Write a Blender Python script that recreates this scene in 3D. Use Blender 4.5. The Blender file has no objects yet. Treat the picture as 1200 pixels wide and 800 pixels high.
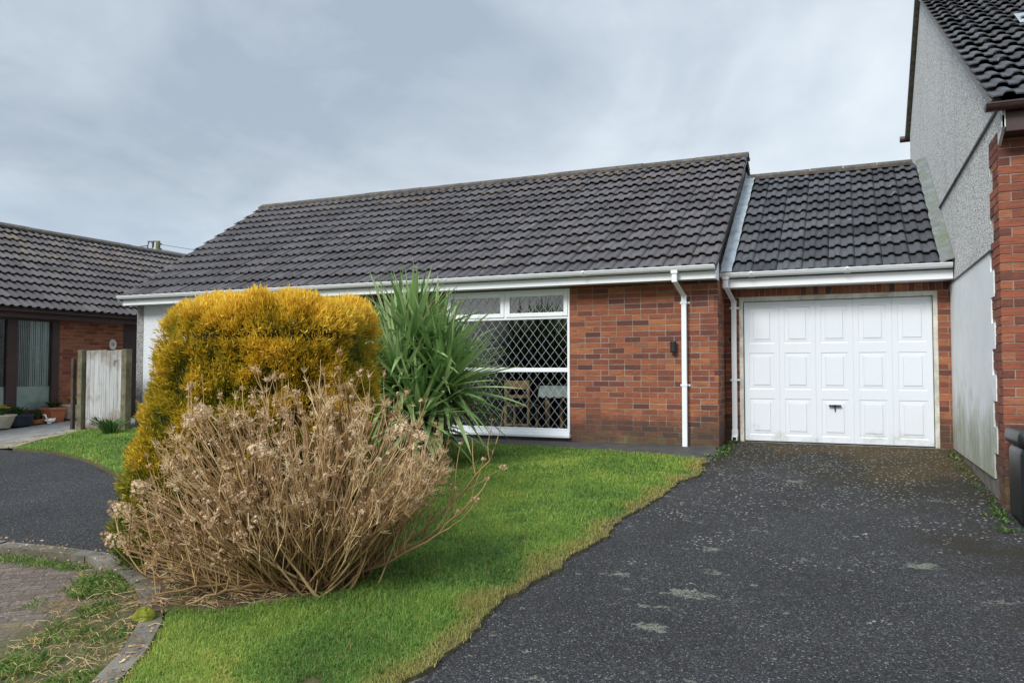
import bpy, math, random
import numpy as np
from mathutils import Vector, noise as mnoise
random.seed(7); rng = np.random.default_rng(7)
R = math.radians
sc = bpy.context.scene
COL = sc.collection

# ------------------------------------------------------------------ camera, sky, sun, exposure
cam_d = bpy.data.cameras.new("camera"); cam = bpy.data.objects.new("camera", cam_d); COL.objects.link(cam)
cam.location = (0, 0, 1.6)
cam.rotation_euler = (R(92.1), 0, R(23.4))
cam_d.sensor_width = 36.0; cam_d.lens = 36.0 * 900 / 1200
cam_d.clip_start = 0.05; cam_d.clip_end = 2000
sc.camera = cam
sc.render.resolution_x = 1024; sc.render.resolution_y = 682
sc.view_settings.view_transform = 'Standard'; sc.view_settings.look = 'None'
sc.view_settings.gamma = 1.0; sc.view_settings.exposure = 0.78
sc.view_settings.use_curve_mapping = False

SUN_EL, SUN_AZ = R(38), R(195)      # azimuth clockwise from +Y
sd = bpy.data.lights.new("sun", 'SUN'); so = bpy.data.objects.new("sun", sd); COL.objects.link(so)
sd.energy = 1.75; sd.angle = R(20); sd.color = (1.0, 0.985, 0.96)
sv = Vector((math.sin(SUN_AZ) * math.cos(SUN_EL), math.cos(SUN_AZ) * math.cos(SUN_EL), math.sin(SUN_EL)))
so.rotation_euler = sv.to_track_quat('Z', 'Y').to_euler()

world = bpy.data.worlds.new("World"); sc.world = world; world.use_nodes = True
wn, wl = world.node_tree.nodes, world.node_tree.links
wn.clear()

class NT:
    """tiny helper to write node trees"""
    def __init__(s, nodes, links): s.n, s.l = nodes, links
    def new(s, t, **k):
        nd = s.n.new(t)
        for a, v in k.items(): setattr(nd, a, v)
        return nd
    def set(s, sock, v):
        if hasattr(v, 'is_linked') or isinstance(v, bpy.types.NodeSocket): s.l.new(v, sock)
        else:
            if isinstance(v, (tuple, list)) and sock.type == 'RGBA' and len(v) == 3: v = (*v, 1)
            sock.default_value = v
    def math(s, op, a, b=None, c=None, clamp=False):
        nd = s.new('ShaderNodeMath', operation=op, use_clamp=clamp); s.set(nd.inputs[0], a)
        if b is not None: s.set(nd.inputs[1], b)
        if c is not None: s.set(nd.inputs[2], c)
        return nd.outputs[0]
    def vmath(s, op, a, b=None, scale=None):
        nd = s.new('ShaderNodeVectorMath', operation=op); s.set(nd.inputs[0], a)
        if b is not None: s.set(nd.inputs[1], b)
        if scale is not None: s.set(nd.inputs['Scale'], scale)
        return nd.outputs['Value' if op in ('DOT_PRODUCT', 'LENGTH', 'DISTANCE') else 'Vector']
    def mix(s, f, a, b, mode='MIX'):
        nd = s.new('ShaderNodeMix', data_type='RGBA', blend_type=mode)
        s.set(nd.inputs[0], f); s.set(nd.inputs[6], a); s.set(nd.inputs[7], b)
        return nd.outputs[2]
    def ramp(s, f, stops, interp='LINEAR'):
        nd = s.new('ShaderNodeValToRGB'); cr = nd.color_ramp; cr.interpolation = interp
        while len(cr.elements) < len(stops): cr.elements.new(0.5)
        for e, (p, c) in zip(cr.elements, stops):
            e.position = p
            if not isinstance(c, (tuple, list)): c = (c, c, c)
            e.color = (*c[:3], 1)
        s.set(nd.inputs[0], f); return nd.outputs[0]
    def noise(s, vec, scale, detail=4, rough=0.55, dist=0.0):
        nd = s.new('ShaderNodeTexNoise'); nd.inputs['Scale'].default_value = scale
        nd.inputs['Detail'].default_value = detail; nd.inputs['Roughness'].default_value = rough
        nd.inputs['Distortion'].default_value = dist
        if vec is not None: s.set(nd.inputs['Vector'], vec)
        return nd.outputs[0]
    def voro(s, vec, scale, feature='F1', out=0):
        nd = s.new('ShaderNodeTexVoronoi', feature=feature); nd.inputs['Scale'].default_value = scale
        s.set(nd.inputs['Vector'], vec); return nd.outputs[out]
    def maprange(s, v, a, b, c=0.0, d=1.0, smooth=True):
        nd = s.new('ShaderNodeMapRange', interpolation_type='SMOOTHSTEP' if smooth else 'LINEAR')
        for i, x in enumerate((v, a, b, c, d)): s.set(nd.inputs[i], x)
        return nd.outputs[0]
    def mapping(s, vec, loc=(0, 0, 0), rot=(0, 0, 0), sc=(1, 1, 1)):
        nd = s.new('ShaderNodeMapping'); s.l.new(vec, nd.inputs[0])
        nd.inputs[1].default_value = loc; nd.inputs[2].default_value = rot; nd.inputs[3].default_value = sc
        return nd.outputs[0]

W = NT(wn, wl)
tc = W.new('ShaderNodeTexCoord'); wd = tc.outputs['Generated']
sky = W.new('ShaderNodeTexSky', sky_type='NISHITA'); sky.sun_disc = False
sky.sun_elevation = SUN_EL; sky.sun_rotation = SUN_AZ; sky.air_density = 1.5; sky.dust_density = 3.0
sep = W.new('ShaderNodeSeparateXYZ'); wl.new(wd, sep.inputs[0])
zc = W.math('MAXIMUM', sep.outputs[2], 0.0)
inv = W.math('DIVIDE', 1.0, W.math('ADD', zc, 0.38))
pl = W.vmath('SCALE', wd, scale=inv)
pl = W.mapping(pl, loc=(3.1, 1.7, 0.4), sc=(1.5, 1.25, 2.2))
n1 = W.noise(pl, 1.0, 6, 0.5, 0.6); n2 = W.noise(pl, 2.6, 7, 0.55, 0.4)
cl = W.math('ADD', -0.075, W.math('MULTIPLY', 1.10, W.math('ADD', W.math('MULTIPLY', n1, 0.70), W.math('MULTIPLY', n2, 0.30))))
def lobe(v, k):
    v = Vector(v).normalized()
    d = W.vmath('DOT_PRODUCT', wd, tuple(v))
    return W.math('POWER', W.math('MAXIMUM', d, 0.0), k)
# brighter break of cloud low over the garage, a dark bank high on the left, pale strip along the horizon
patch = lobe((-0.085, 1.08, 0.335), 45)
patch2 = lobe((-0.42, 0.93, 0.20), 30)
bank = lobe((-0.66, 0.78, 0.40), 10)
low = W.maprange(zc, 0.30, 0.08)
cl = W.math('ADD', cl, W.math('MULTIPLY', patch, 0.07))
cl = W.math('ADD', cl, W.math('MULTIPLY', patch2, 0.07))
cl = W.math('SUBTRACT', cl, W.math('MULTIPLY', bank, 0.11))
cl = W.math('ADD', cl, W.math('MULTIPLY', low, 0.09))
ccol = W.ramp(cl, [(0.34, (2.5, 2.95, 3.5)), (0.48, (3.4, 3.85, 4.35)), (0.60, (4.3, 4.75, 5.2)), (0.76, (5.4, 5.8, 6.15))])
zen = W.maprange(zc, 0.42, 0.95, 1.0, 2.5)
ccol = W.vmath('SCALE', ccol, scale=zen)
blue = W.maprange(zc, 0.02, 0.24, 1.0, 0.0)
left = lobe((-0.95, 0.55, 0.12), 5)
ccol = W.mix(W.math('MULTIPLY', W.math('MULTIPLY', blue, left), 0.6), ccol, (3.0, 4.1, 5.6))
skc = W.mix(0.90, sky.outputs[0], ccol)
bg = W.new('ShaderNodeBackground'); wl.new(skc, bg.inputs[0]); bg.inputs[1].default_value = 0.1
wo = W.new('ShaderNodeOutputWorld'); wl.new(bg.outputs[0], wo.inputs[0])

# ------------------------------------------------------------------ materials
MATS = {}
def mat(name, build=None, color=(0.5, 0.5, 0.5), rough=0.6, bump=None, metallic=0.0, spec=0.5, var=0.0, varscale=6.0):
    """build(T, P, coord) may wire a richer tree; else a colour with a little noise"""
    if name in MATS: return MATS[name]
    m = bpy.data.materials.new(name); m.use_nodes = True; MATS[name] = m
    n, l = m.node_tree.nodes, m.node_tree.links
    P = n['Principled BSDF']; T = NT(n, l)
    P.inputs['Roughness'].default_value = rough; P.inputs['Metallic'].default_value = metallic
    P.inputs['Specular IOR Level'].default_value = spec
    tcn = T.new('ShaderNodeTexCoord'); co = tcn.outputs['Object']
    if build: build(T, P, co)
    else:
        nz = T.noise(co, varscale, 5, 0.6)
        f = T.maprange(nz, 0.3, 0.7)
        a = tuple(min(1, c * (1 - var)) for c in color); b = tuple(min(1, c * (1 + var)) for c in color)
        T.set(P.inputs['Base Color'], T.mix(f, a, b))
        if bump: dobump(T, P, T.noise(co, bump[0], 4, 0.6), bump[1])
    return m
def dobump(T, P, h, dist, strength=1.0):
    b = T.new('ShaderNodeBump'); b.inputs['Distance'].default_value = dist; b.inputs['Strength'].default_value = strength
    T.set(b.inputs['Height'], h); T.l.new(b.outputs[0], P.inputs['Normal'])
def island(T): return T.new('ShaderNodeNewGeometry').outputs['Random Per Island']
def xyz(T, co):
    s = T.new('ShaderNodeSeparateXYZ'); T.l.new(co, s.inputs[0]); return s.outputs
def attr(T, name):
    a = T.new('ShaderNodeAttribute'); a.attribute_name = name; return a.outputs['Fac']

def brick_mat(name, stops, stain=True, zfoot=0.62):
    def b(T, P, co):
        r = island(T)
        base = T.ramp(r, stops)
        off = T.vmath('ADD', co, T.vmath('SCALE', (7.3, 3.1, 5.7), scale=r))
        st = T.mapping(off, sc=(7, 7, 46))
        g = T.noise(st, 1.0, 5, 0.62)
        c = T.mix(T.maprange(g, 0.40, 0.74, 0.0, 0.60), base, (0.095, 0.038, 0.024))
        g2 = T.noise(off, 9, 4, 0.6)
        c = T.mix(T.maprange(g2, 0.52, 0.8, 0.0, 0.4), c, (0.36, 0.125, 0.050))
        fine = T.noise(co, 160, 2, 0.6)
        c = T.mix(0.35, c, T.ramp(fine, [(0.3, 0.35), (0.7, 1.0)]), 'MULTIPLY')
        if stain:
            z = xyz(T, co)[2]
            nn = T.noise(T.mapping(co, sc=(2.5, 2.5, 1.2)), 1.5, 6, 0.65)
            foot = T.math('ADD', T.maprange(z, zfoot + 0.75, zfoot, 0.0, 0.46), nn)
            c = T.mix(T.maprange(foot, 0.66, 0.95, 0.0, 0.75), c, (0.055, 0.04, 0.028))
            gg = T.math('ADD', T.maprange(z, zfoot + 0.3, zfoot, 0.0, 0.25), T.noise(co, 3.2, 5, 0.6))
            c = T.mix(T.maprange(gg, 0.74, 0.92, 0.0, 0.7), c, (0.12, 0.115, 0.035))
        T.set(P.inputs['Base Color'], c)
        P.inputs['Roughness'].default_value = 0.82
        dobump(T, P, T.math('ADD', T.math('MULTIPLY', g, 1.0), T.math('MULTIPLY', fine, 0.5)), 0.006)
    return mat(name, b)
M_BRICK = brick_mat('brick', [(0.0, (0.095, 0.036, 0.03)), (0.16, (0.17, 0.055, 0.036)), (0.40, (0.27, 0.080, 0.038)),
                              (0.75, (0.345, 0.106, 0.044)), (0.94, (0.42, 0.155, 0.058)), (1.0, (0.25, 0.10, 0.065))])
M_BRICK2 = brick_mat('brick_orange', [(0.0, (0.13, 0.045, 0.035)), (0.25, (0.24, 0.07, 0.04)), (0.7, (0.35, 0.10, 0.05)), (1.0, (0.40, 0.15, 0.075))])
M_BRICK3 = brick_mat('brick_far', [(0.0, (0.2, 0.05, 0.035)), (0.4, (0.34, 0.10, 0.05)), (1.0, (0.44, 0.17, 0.08))])
def mortar_b(T, P, co):
    g = T.noise(co, 30, 4, 0.6); g2 = T.noise(co, 2.2, 4, 0.6)
    c = T.ramp(g, [(0.3, (0.24, 0.18, 0.145)), (0.7, (0.42, 0.34, 0.29))])
    c = T.mix(T.maprange(g2, 0.42, 0.60, 0.0, 0.7), c, (0.24, 0.14, 0.10))
    c = T.mix(T.maprange(T.math('ADD', T.maprange(xyz(T, co)[2], 1.3, 0.6, 0.0, 0.4), T.noise(co, 2.8, 5, 0.65)), 0.60, 0.88, 0.0, 0.85), c, (0.09, 0.07, 0.05))
    T.set(P.inputs['Base Color'], c); P.inputs['Roughness'].default_value = 0.95
    dobump(T, P, g, 0.004)
M_MORTAR = mat('mortar', mortar_b)

def tile_mat(name, dark, light, lich, zr, warm=(0.17, 0.12, 0.075)):
    def b(T, P, co):
        r = island(T); z = xyz(T, co)[2]
        base = T.mix(r, dark, light)
        g = T.noise(co, 11, 6, 0.65); f = T.noise(co, 170, 2, 0.7); h = T.noise(co, 1.3, 4, 0.6)
        c = T.mix(0.6, base, T.ramp(g, [(0.3, 0.55), (0.7, 1.0)]), 'MULTIPLY')
        c = T.mix(0.45, c, T.ramp(f, [(0.32, 0.4), (0.68, 1.25)]), 'MULTIPLY')
        c = T.mix(T.maprange(h, 0.46, 0.70, 0.0, 0.22), c, (0.12, 0.105, 0.10))
        v = T.voro(T.vmath('ADD', co, T.vmath('SCALE', (0.3, 0.3, 0.3), scale=g)), 5.2)
        spot = T.math('MULTIPLY', T.maprange(v, 0.17, 0.10), T.maprange(T.noise(co, 2.3, 2, 0.5), 0.52, 0.60))
        c = T.mix(T.math('MULTIPLY', spot, 0.75), c, lich)
        v2 = T.math('MULTIPLY', T.maprange(T.voro(co, 12.0), 0.13, 0.07), T.maprange(h, 0.45, 0.55))
        c = T.mix(T.math('MULTIPLY', v2, 0.6), c, (0.32, 0.32, 0.30))
        top = T.math('ADD', T.maprange(z, zr - 1.3, zr, 0.0, 0.19), T.noise(co, 2.6, 6, 0.68))
        c = T.mix(T.maprange(top, 0.66, 0.86, 0.0, 0.65), c, warm)
        T.set(P.inputs['Base Color'], c); P.inputs['Roughness'].default_value = 0.72
        dobump(T, P, T.math('ADD', f, T.math('MULTIPLY', g, 1.5)), 0.003)
    return mat(name, b)
M_TILE = tile_mat('roof_tile', (0.070, 0.064, 0.069), (0.125, 0.116, 0.124), (0.34, 0.22, 0.10), 5.2)
M_TILEG = tile_mat('roof_tile_blue', (0.034, 0.036, 0.043), (0.100, 0.104, 0.116), (0.3, 0.3, 0.26), 5.9, (0.10, 0.10, 0.10))
M_TILEN = tile_mat('roof_tile_brown', (0.078, 0.068, 0.069), (0.128, 0.113, 0.112), (0.34, 0.27, 0.12), 4.3, (0.20, 0.155, 0.10))
def ridge_b(T, P, co):
    g = T.noise(co, 9, 6, 0.7); h = T.noise(co, 28, 4, 0.7)
    c = T.ramp(g, [(0.3, (0.04, 0.038, 0.040)), (0.5, (0.075, 0.068, 0.062)), (0.66, (0.15, 0.115, 0.07)), (0.8, (0.08, 0.085, 0.045))])
    c = T.mix(T.maprange(h, 0.58, 0.7, 0.0, 0.5), c, (0.22, 0.21, 0.17))
    T.set(P.inputs['Base Color'], c); P.inputs['Roughness'].default_value = 0.9; dobump(T, P, g, 0.012)
M_RIDGE = mat('ridge_tile', ridge_b)

def upvc_b(T, P, co):
    g = T.noise(co, 2.5, 5, 0.6); s = T.noise(T.mapping(co, sc=(14, 14, 1.2)), 1.0, 5, 0.65)
    c = T.mix(T.maprange(g, 0.4, 0.75, 0.0, 0.25), (0.83, 0.85, 0.87), (0.72, 0.74, 0.75))
    c = T.mix(T.maprange(s, 0.58, 0.8, 0.0, 0.3), c, (0.55, 0.56, 0.53))
    T.set(P.inputs['Base Color'], c); P.inputs['Roughness'].default_value = 0.33
M_UPVC = mat('white_plastic', upvc_b)
def door_b(T, P, co):
    z = xyz(T, co)[2]
    s = T.noise(T.mapping(co, sc=(9, 9, 1.0)), 1.0, 5, 0.65); g = T.noise(co, 3.2, 5, 0.6)
    c = T.mix(T.maprange(s, 0.5, 0.8, 0.0, 0.25), (0.72, 0.765, 0.81), (0.62, 0.66, 0.69))
    ft = T.math('ADD', T.maprange(z, 0.95, 0.66, 0.0, 0.28), T.noise(co, 5, 5, 0.65))
    c = T.mix(T.maprange(ft, 0.68, 0.95, 0.0, 0.6), c, (0.45, 0.45, 0.37))
    T.set(P.inputs['Base Color'], c); P.inputs['Roughness'].default_value = 0.42
    dobump(T, P, g, 0.002)
M_DOOR = mat('painted_steel', door_b)
M_FRAMEW = mat('weathered_white_wood', color=(0.56, 0.54, 0.46), rough=0.6, var=0.25, varscale=9, bump=(20, 0.002))
M_BROWNP = mat('brown_wood_stain', color=(0.050, 0.024, 0.023), rough=0.45, var=0.2, varscale=4)
M_BLACK = mat('black_plastic', color=(0.016, 0.017, 0.02), rough=0.35, var=0.3)
M_DARKFLASH = mat('dark_metal_strip', color=(0.055, 0.05, 0.05), rough=0.5, var=0.3)
def dash(name, col, dirt, zfoot, foots):
    def b(T, P, co):
        v = T.voro(co, 66, 'F1', 0); vc = T.voro(co, 66, 'F1', 1)
        cs = T.new('ShaderNodeSeparateColor'); T.l.new(vc, cs.inputs[0])
        c = T.ramp(cs.outputs[0], [(0.0, tuple(x * 0.25 for x in col)), (0.22, tuple(x * 0.62 for x in col)), (0.5, tuple(x * 1.0 for x in col)), (1.0, tuple(min(.9, x * 1.15) for x in col))])
        c = T.mix(0.55, c, T.ramp(v, [(0.35, 1.0), (0.8, 0.45)]), 'MULTIPLY')
        s = T.noise(T.mapping(co, sc=(3, 3, 0.7)), 1.0, 6, 0.65)
        c = T.mix(T.maprange(s, 0.5, 0.78, 0.0, foots), c, dirt)
        T.set(P.inputs['Base Color'], c); P.inputs['Roughness'].default_value = 0.9
        dobump(T, P, T.math('SUBTRACT', 1.0, v), 0.008)
    return mat(name, b)
M_DASH = dash('pebbledash', (0.80, 0.78, 0.75), (0.30, 0.30, 0.27), 0.6, 0.45)
M_DASHD = dash('pebbledash_dark', (0.36, 0.35, 0.34), (0.10, 0.10, 0.085), 0.6, 0.85)
def smooth_b(T, P, co):
    z = xyz(T, co)[2]
    g = T.noise(co, 3, 6, 0.6); s = T.noise(T.mapping(co, sc=(16, 16, 1.2)), 1.0, 5, 0.7)
    c = T.mix(T.maprange(g, 0.35, 0.7, 0.0, 0.5), (0.84, 0.86, 0.87), (0.72, 0.74, 0.73))
    ft = T.math('ADD', T.maprange(z, 1.75, 0.62, 0.0, 0.40), T.math('ADD', T.math('MULTIPLY', s, 0.55), T.math('MULTIPLY', g, 0.45)))
    c = T.mix(T.maprange(ft, 0.56, 0.92, 0.0, 0.85), c, (0.30, 0.31, 0.20))
    T.set(P.inputs['Base Color'], c); P.inputs['Roughness'].default_value = 0.8
    dobump(T, P, T.math('ADD', g, T.math('MULTIPLY', T.noise(co, 60, 3, 0.6), 0.4)), 0.006)
M_DASHL = mat('painted_roughcast', color=(0.66, 0.68, 0.70), rough=0.9, var=0.12, varscale=45, bump=(60, 0.01))
M_SMOOTH = mat('smooth_render', smooth_b)
def lead_b(T, P, co):
    g = T.noise(co, 6, 6, 0.65); h = T.noise(co, 2.2, 4, 0.6)
    c = T.ramp(g, [(0.3, (0.20, 0.24, 0.27)), (0.6, (0.36, 0.41, 0.44)), (0.8, (0.5, 0.54, 0.55))])
    T.set(P.inputs['Base Color'], c); P.inputs['Roughness'].default_value = 0.55; dobump(T, P, g, 0.01)
M_LEAD = mat('lead_sheet', lead_b)
def leadm_b(T, P, co):
    g = T.noise(co, 7, 6, 0.65); h = T.noise(co, 2.6, 5, 0.65)
    c = T.ramp(g, [(0.3, (0.12, 0.13, 0.12)), (0.55, (0.18, 0.20, 0.19)), (0.8, (0.30, 0.32, 0.30))])
    c = T.mix(T.maprange(h, 0.46, 0.66, 0.0, 0.75), c, (0.13, 0.15, 0.06))
    T.set(P.inputs['Base Color'], c); P.inputs['Roughness'].default_value = 0.85; dobump(T, P, g, 0.02)
M_LEADM = mat('mossy_flashing', leadm_b)
def glass_b(T, P, co):
    pass
def glass_mat(name, tint=(0.85, 0.9, 0.9), ior=1.5, k=1.0):
    m = bpy.data.materials.new(name); m.use_nodes = True; n, l = m.node_tree.nodes, m.node_tree.links; n.clear(); T = NT(n, l)
    tr = T.new('ShaderNodeBsdfTransparent'); tr.inputs[0].default_value = (*tint, 1)
    gl = T.new('ShaderNodeBsdfGlossy'); gl.inputs['Roughness'].default_value = 0.01; gl.inputs[0].default_value = (1, 1, 1, 1)
    tcn = T.new('ShaderNodeTexCoord')
    bp = T.new('ShaderNodeBump'); bp.inputs['Distance'].default_value = 0.01; bp.inputs['Strength'].default_value = 0.03
    l.new(T.noise(tcn.outputs['Object'], 1.5, 2, 0.5), bp.inputs['Height']); l.new(bp.outputs[0], gl.inputs['Normal'])
    fr = T.new('ShaderNodeFresnel'); fr.inputs[0].default_value = ior
    f = T.math('MULTIPLY', fr.outputs[0], k, clamp=True)
    mx = T.new('ShaderNodeMixShader'); l.new(f, mx.inputs[0]); l.new(tr.outputs[0], mx.inputs[1]); l.new(gl.outputs[0], mx.inputs[2])
    o = T.new('ShaderNodeOutputMaterial'); l.new(mx.outputs[0], o.inputs[0]); return m
M_GLASS = glass_mat('window_glass')
M_GLASS2 = glass_mat('top_light_glass', (0.45, 0.5, 0.5), 1.5, 3.5)

def asphalt(name, moss):
    def b(T, P, co):
        X, Y, Z = xyz(T, co)
        flat = T.vmath('MULTIPLY', co, (1, 1, 0))
        v = T.voro(flat, 120, 'F1', 0); vc = T.voro(flat, 120, 'F1', 1)
        cs = T.new('ShaderNodeSeparateColor'); T.l.new(vc, cs.inputs[0])
        chip = T.ramp(cs.outputs[0], [(0.0, (0.022, 0.0222, 0.0235)), (0.5, (0.049, 0.049, 0.051)), (0.84, (0.090, 0.090, 0.092)), (0.95, (0.13, 0.13, 0.132)), (1.0, (0.34, 0.335, 0.32))])
        c = T.mix(0.75, chip, T.ramp(v, [(0.25, 1.0), (0.65, 0.25)]), 'MULTIPLY')
        big = T.noise(flat, 1.1, 5, 0.6); mid = T.noise(flat, 6, 6, 0.65)
        c = T.mix(0.5, c, T.ramp(big, [(0.35, 0.60), (0.65, 1.2)]), 'MULTIPLY')
        c = T.mix(T.maprange(mid, 0.52, 0.75, 0.0, 0.4), c, (0.055, 0.050, 0.040))
        if moss:
            # lichen blotches with ragged outlines
            dn = T.new('ShaderNodeTexNoise'); dn.inputs['Scale'].default_value = 9; dn.inputs['Detail'].default_value = 5; dn.inputs['Roughness'].default_value = 0.75; T.l.new(flat, dn.inputs['Vector'])
            wv = T.vmath('ADD', T.vmath('MULTIPLY', flat, (0.8, 1.5, 1)), T.vmath('SCALE', dn.outputs['Color'], scale=0.55))
            v1 = T.voro(wv, 2.6, 'F1', 0); r1 = T.voro(wv, 2.6, 'F1', 1)
            rs = T.new('ShaderNodeSeparateColor'); T.l.new(r1, rs.inputs[0])
            rad = T.maprange(rs.outputs[1], 0.25, 1.0, 0.0, 0.26, False)
            lm = T.maprange(T.math('SUBTRACT', rad, v1), 0.0, 0.03)
            lm = T.math('MULTIPLY', lm, T.maprange(T.noise(flat, 60, 3, 0.7), 0.36, 0.52))
            c = T.mix(T.math('MULTIPLY', lm, 0.5), c, T.mix(rs.outputs[0], (0.30, 0.29, 0.22), (0.34, 0.36, 0.27)))
            wv2 = T.vmath('ADD', flat, T.vmath('SCALE', dn.outputs['Color'], scale=0.12))
            v3 = T.voro(wv2, 8.5, 'F1', 0); r3 = T.new('ShaderNodeSeparateColor'); T.l.new(T.voro(wv2, 8.5, 'F1', 1), r3.inputs[0])
            l3 = T.math('MULTIPLY', T.maprange(T.math('SUBTRACT', T.maprange(r3.outputs[0], 0.35, 1.0, 0.0, 0.24, False), v3), 0.0, 0.04), T.maprange(T.noise(flat, 0.8, 4, 0.6), 0.48, 0.56))
            l3 = T.math('MULTIPLY', l3, T.maprange(T.noise(flat, 60, 3, 0.7), 0.40, 0.54))
            c = T.mix(T.math('MULTIPLY', l3, 0.5), c, (0.33, 0.33, 0.27))
            # brown moss film near the door and along the wall
            mf = T.math('ADD', T.noise(flat, 0.9, 5, 0.62), T.math('ADD', T.maprange(Y, 6.8, 10.2, -0.16, 0.26), T.maprange(X, -1.2, 1.2, -0.05, 0.20)))
            c = T.mix(T.maprange(mf, 0.48, 0.68, 0.0, 0.80), c, (0.026, 0.021, 0.010))
            mf2 = T.math('ADD', mf, T.math('MULTIPLY', T.math('SUBTRACT', mid, 0.5), 0.5))
            c = T.mix(T.maprange(mf2, 0.70, 0.92, 0.0, 0.6), c, (0.085, 0.052, 0.012))
            # scattered pale grit up by the door
            gr = T.math('MULTIPLY', T.maprange(T.voro(flat, 22), 0.26, 0.18), T.maprange(T.math('ADD', T.math('MULTIPLY', Y, 0.06), T.noise(flat, 1.7, 4, 0.6)), 0.84, 1.0))
            c = T.mix(T.math('MULTIPLY', gr, 0.8), c, (0.42, 0.41, 0.36))
        T.set(P.inputs['Base Color'], c)
        T.set(P.inputs['Roughness'], T.ramp(mid, [(0.3, 0.75), (0.7, 0.95)])); P.inputs['Specular IOR Level'].default_value = 0.3
        dobump(T, P, T.math('SUBTRACT', 1.0, v), 0.008)
    return mat(name, b)
M_ASPH = asphalt('driveway_tarmac', True); M_ASPH2 = asphalt('neighbour_tarmac', False)
def paver_b(T, P, co):
    rot = T.mapping(co, rot=(0, 0, R(-37)))
    br = T.new('ShaderNodeTexBrick'); T.l.new(rot, br.inputs['Vector']); br.offset = 0.5
    br.inputs['Scale'].default_value = 1.0; br.inputs['Brick Width'].default_value = 0.2; br.inputs['Row Height'].default_value = 0.1
    br.inputs['Mortar Size'].default_value = 0.006; br.inputs['Mortar Smooth'].default_value = 0.3; br.inputs['Bias'].default_value = -0.1
    br.inputs['Color1'].default_value = (0.125, 0.092, 0.074, 1); br.inputs['Color2'].default_value = (0.19, 0.145, 0.118, 1)
    br.inputs['Mortar'].default_value = (0.085, 0.068, 0.05, 1)
    g = T.noise(co, 3, 6, 0.65); v = T.voro(co, 110, 'F1', 1)
    cs = T.new('ShaderNodeSeparateColor'); T.l.new(v, cs.inputs[0])
    c = T.mix(0.7, br.outputs[0], T.ramp(cs.outputs[0], [(0.0, 0.5), (0.7, 1.0), (0.92, 1.4), (1.0, 3.0)]), 'MULTIPLY')
    c = T.mix(T.maprange(g, 0.5, 0.7, 0.0, 0.6), c, (0.10, 0.075, 0.045))
    h = T.noise(co, 1.9, 5, 0.6)
    c = T.mix(T.maprange(h, 0.60, 0.70, 0.0, 0.6), c, (0.17, 0.135, 0.05))
    # soil washed over the blocks beside the kerb
    X, Y, Z = xyz(T, co)
    near = T.math('ADD', T.maprange(X, -4.9, -3.75, -0.25, 0.30), T.math('MULTIPLY', T.noise(co, 3.5, 6, 0.7), 0.9))
    c = T.mix(T.maprange(near, 0.38, 0.62), c, T.ramp(T.noise(co, 13, 7, 0.8), [(0.25, (0.035, 0.025, 0.014)), (0.42, (0.085, 0.060, 0.032)), (0.52, (0.085, 0.095, 0.025)), (0.62, (0.16, 0.11, 0.065)), (0.8, (0.24, 0.18, 0.11))]))
    T.set(P.inputs['Base Color'], c); P.inputs['Roughness'].default_value = 0.92
    dobump(T, P, T.math('ADD', T.math('MULTIPLY', br.outputs[1], -1.0), T.math('MULTIPLY', T.noise(co, 60, 4, 0.7), 0.7)), 0.008)
M_PAVER = mat('block_paving', paver_b)
def conc(name, a, bb, moss=0.5):
    def b(T, P, co):
        g = T.noise(co, 5, 6, 0.65); f = T.noise(co, 110, 3, 0.7)
        c = T.mix(T.maprange(g, 0.3, 0.7), a, bb)
        c = T.mix(0.5, c, T.ramp(f, [(0.3, 0.55), (0.7, 1.2)]), 'MULTIPLY')
        c = T.mix(T.maprange(T.noise(co, 3.1, 6, 0.75), 0.46, 0.62, 0.0, moss), c, (0.09, 0.085, 0.045))
        T.set(P.inputs['Base Color'], c); P.inputs['Roughness'].default_value = 0.9; dobump(T, P, T.math('ADD', g, f), 0.006)
    return mat(name, b)
M_KERB = conc('kerb_concrete', (0.11, 0.098, 0.080), (0.24, 0.215, 0.18), 0.8)
M_SLAB = conc('slab_concrete', (0.19, 0.19, 0.185), (0.27, 0.265, 0.25), 0.3)
M_SETT = conc('pale_setts', (0.26, 0.22, 0.16), (0.40, 0.35, 0.27), 0.5)
M_PATH = conc('path_tarmac', (0.045, 0.045, 0.047), (0.085, 0.084, 0.085), 0.5)
def soil_b(T, P, co):
    g = T.noise(co, 7, 6, 0.7); f = T.noise(co, 60, 4, 0.7)
    c = T.ramp(g, [(0.3, (0.055, 0.05, 0.018)), (0.55, (0.10, 0.095, 0.03)), (0.75, (0.15, 0.125, 0.055))])
    c = T.mix(T.maprange(f, 0.4, 0.7), c, (0.16, 0.11, 0.055))
    T.set(P.inputs['Base Color'], c); P.inputs['Roughness'].default_value = 0.95; dobump(T, P, f, 0.015)
M_SOIL = mat('lawn_soil', soil_b)
def earth_b(T, P, co):
    g = T.noise(co, 0.7, 6, 0.7)
    T.set(P.inputs['Base Color'], T.ramp(g, [(0.3, (0.05, 0.075, 0.02)), (0.7, (0.10, 0.11, 0.04))])); P.inputs['Roughness'].default_value = 1.0
M_EARTH = mat('open_ground', earth_b)
def litter_b(T, P, co):
    g = T.noise(co, 22, 6, 0.75); f = T.noise(T.mapping(co, sc=(50, 160, 50), rot=(0, 0, 0.6)), 1.0, 3, 0.7)
    c = T.ramp(g, [(0.28, (0.035, 0.024, 0.015)), (0.5, (0.10, 0.066, 0.038)), (0.75, (0.22, 0.15, 0.09))])
    c = T.mix(T.maprange(f, 0.55, 0.7, 0.0, 0.6), c, (0.32, 0.23, 0.14))
    T.set(P.inputs['Base Color'], c); P.inputs['Roughness'].default_value = 0.95; dobump(T, P, g, 0.03)
M_LITTER = mat('leaf_litter', litter_b)

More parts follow.
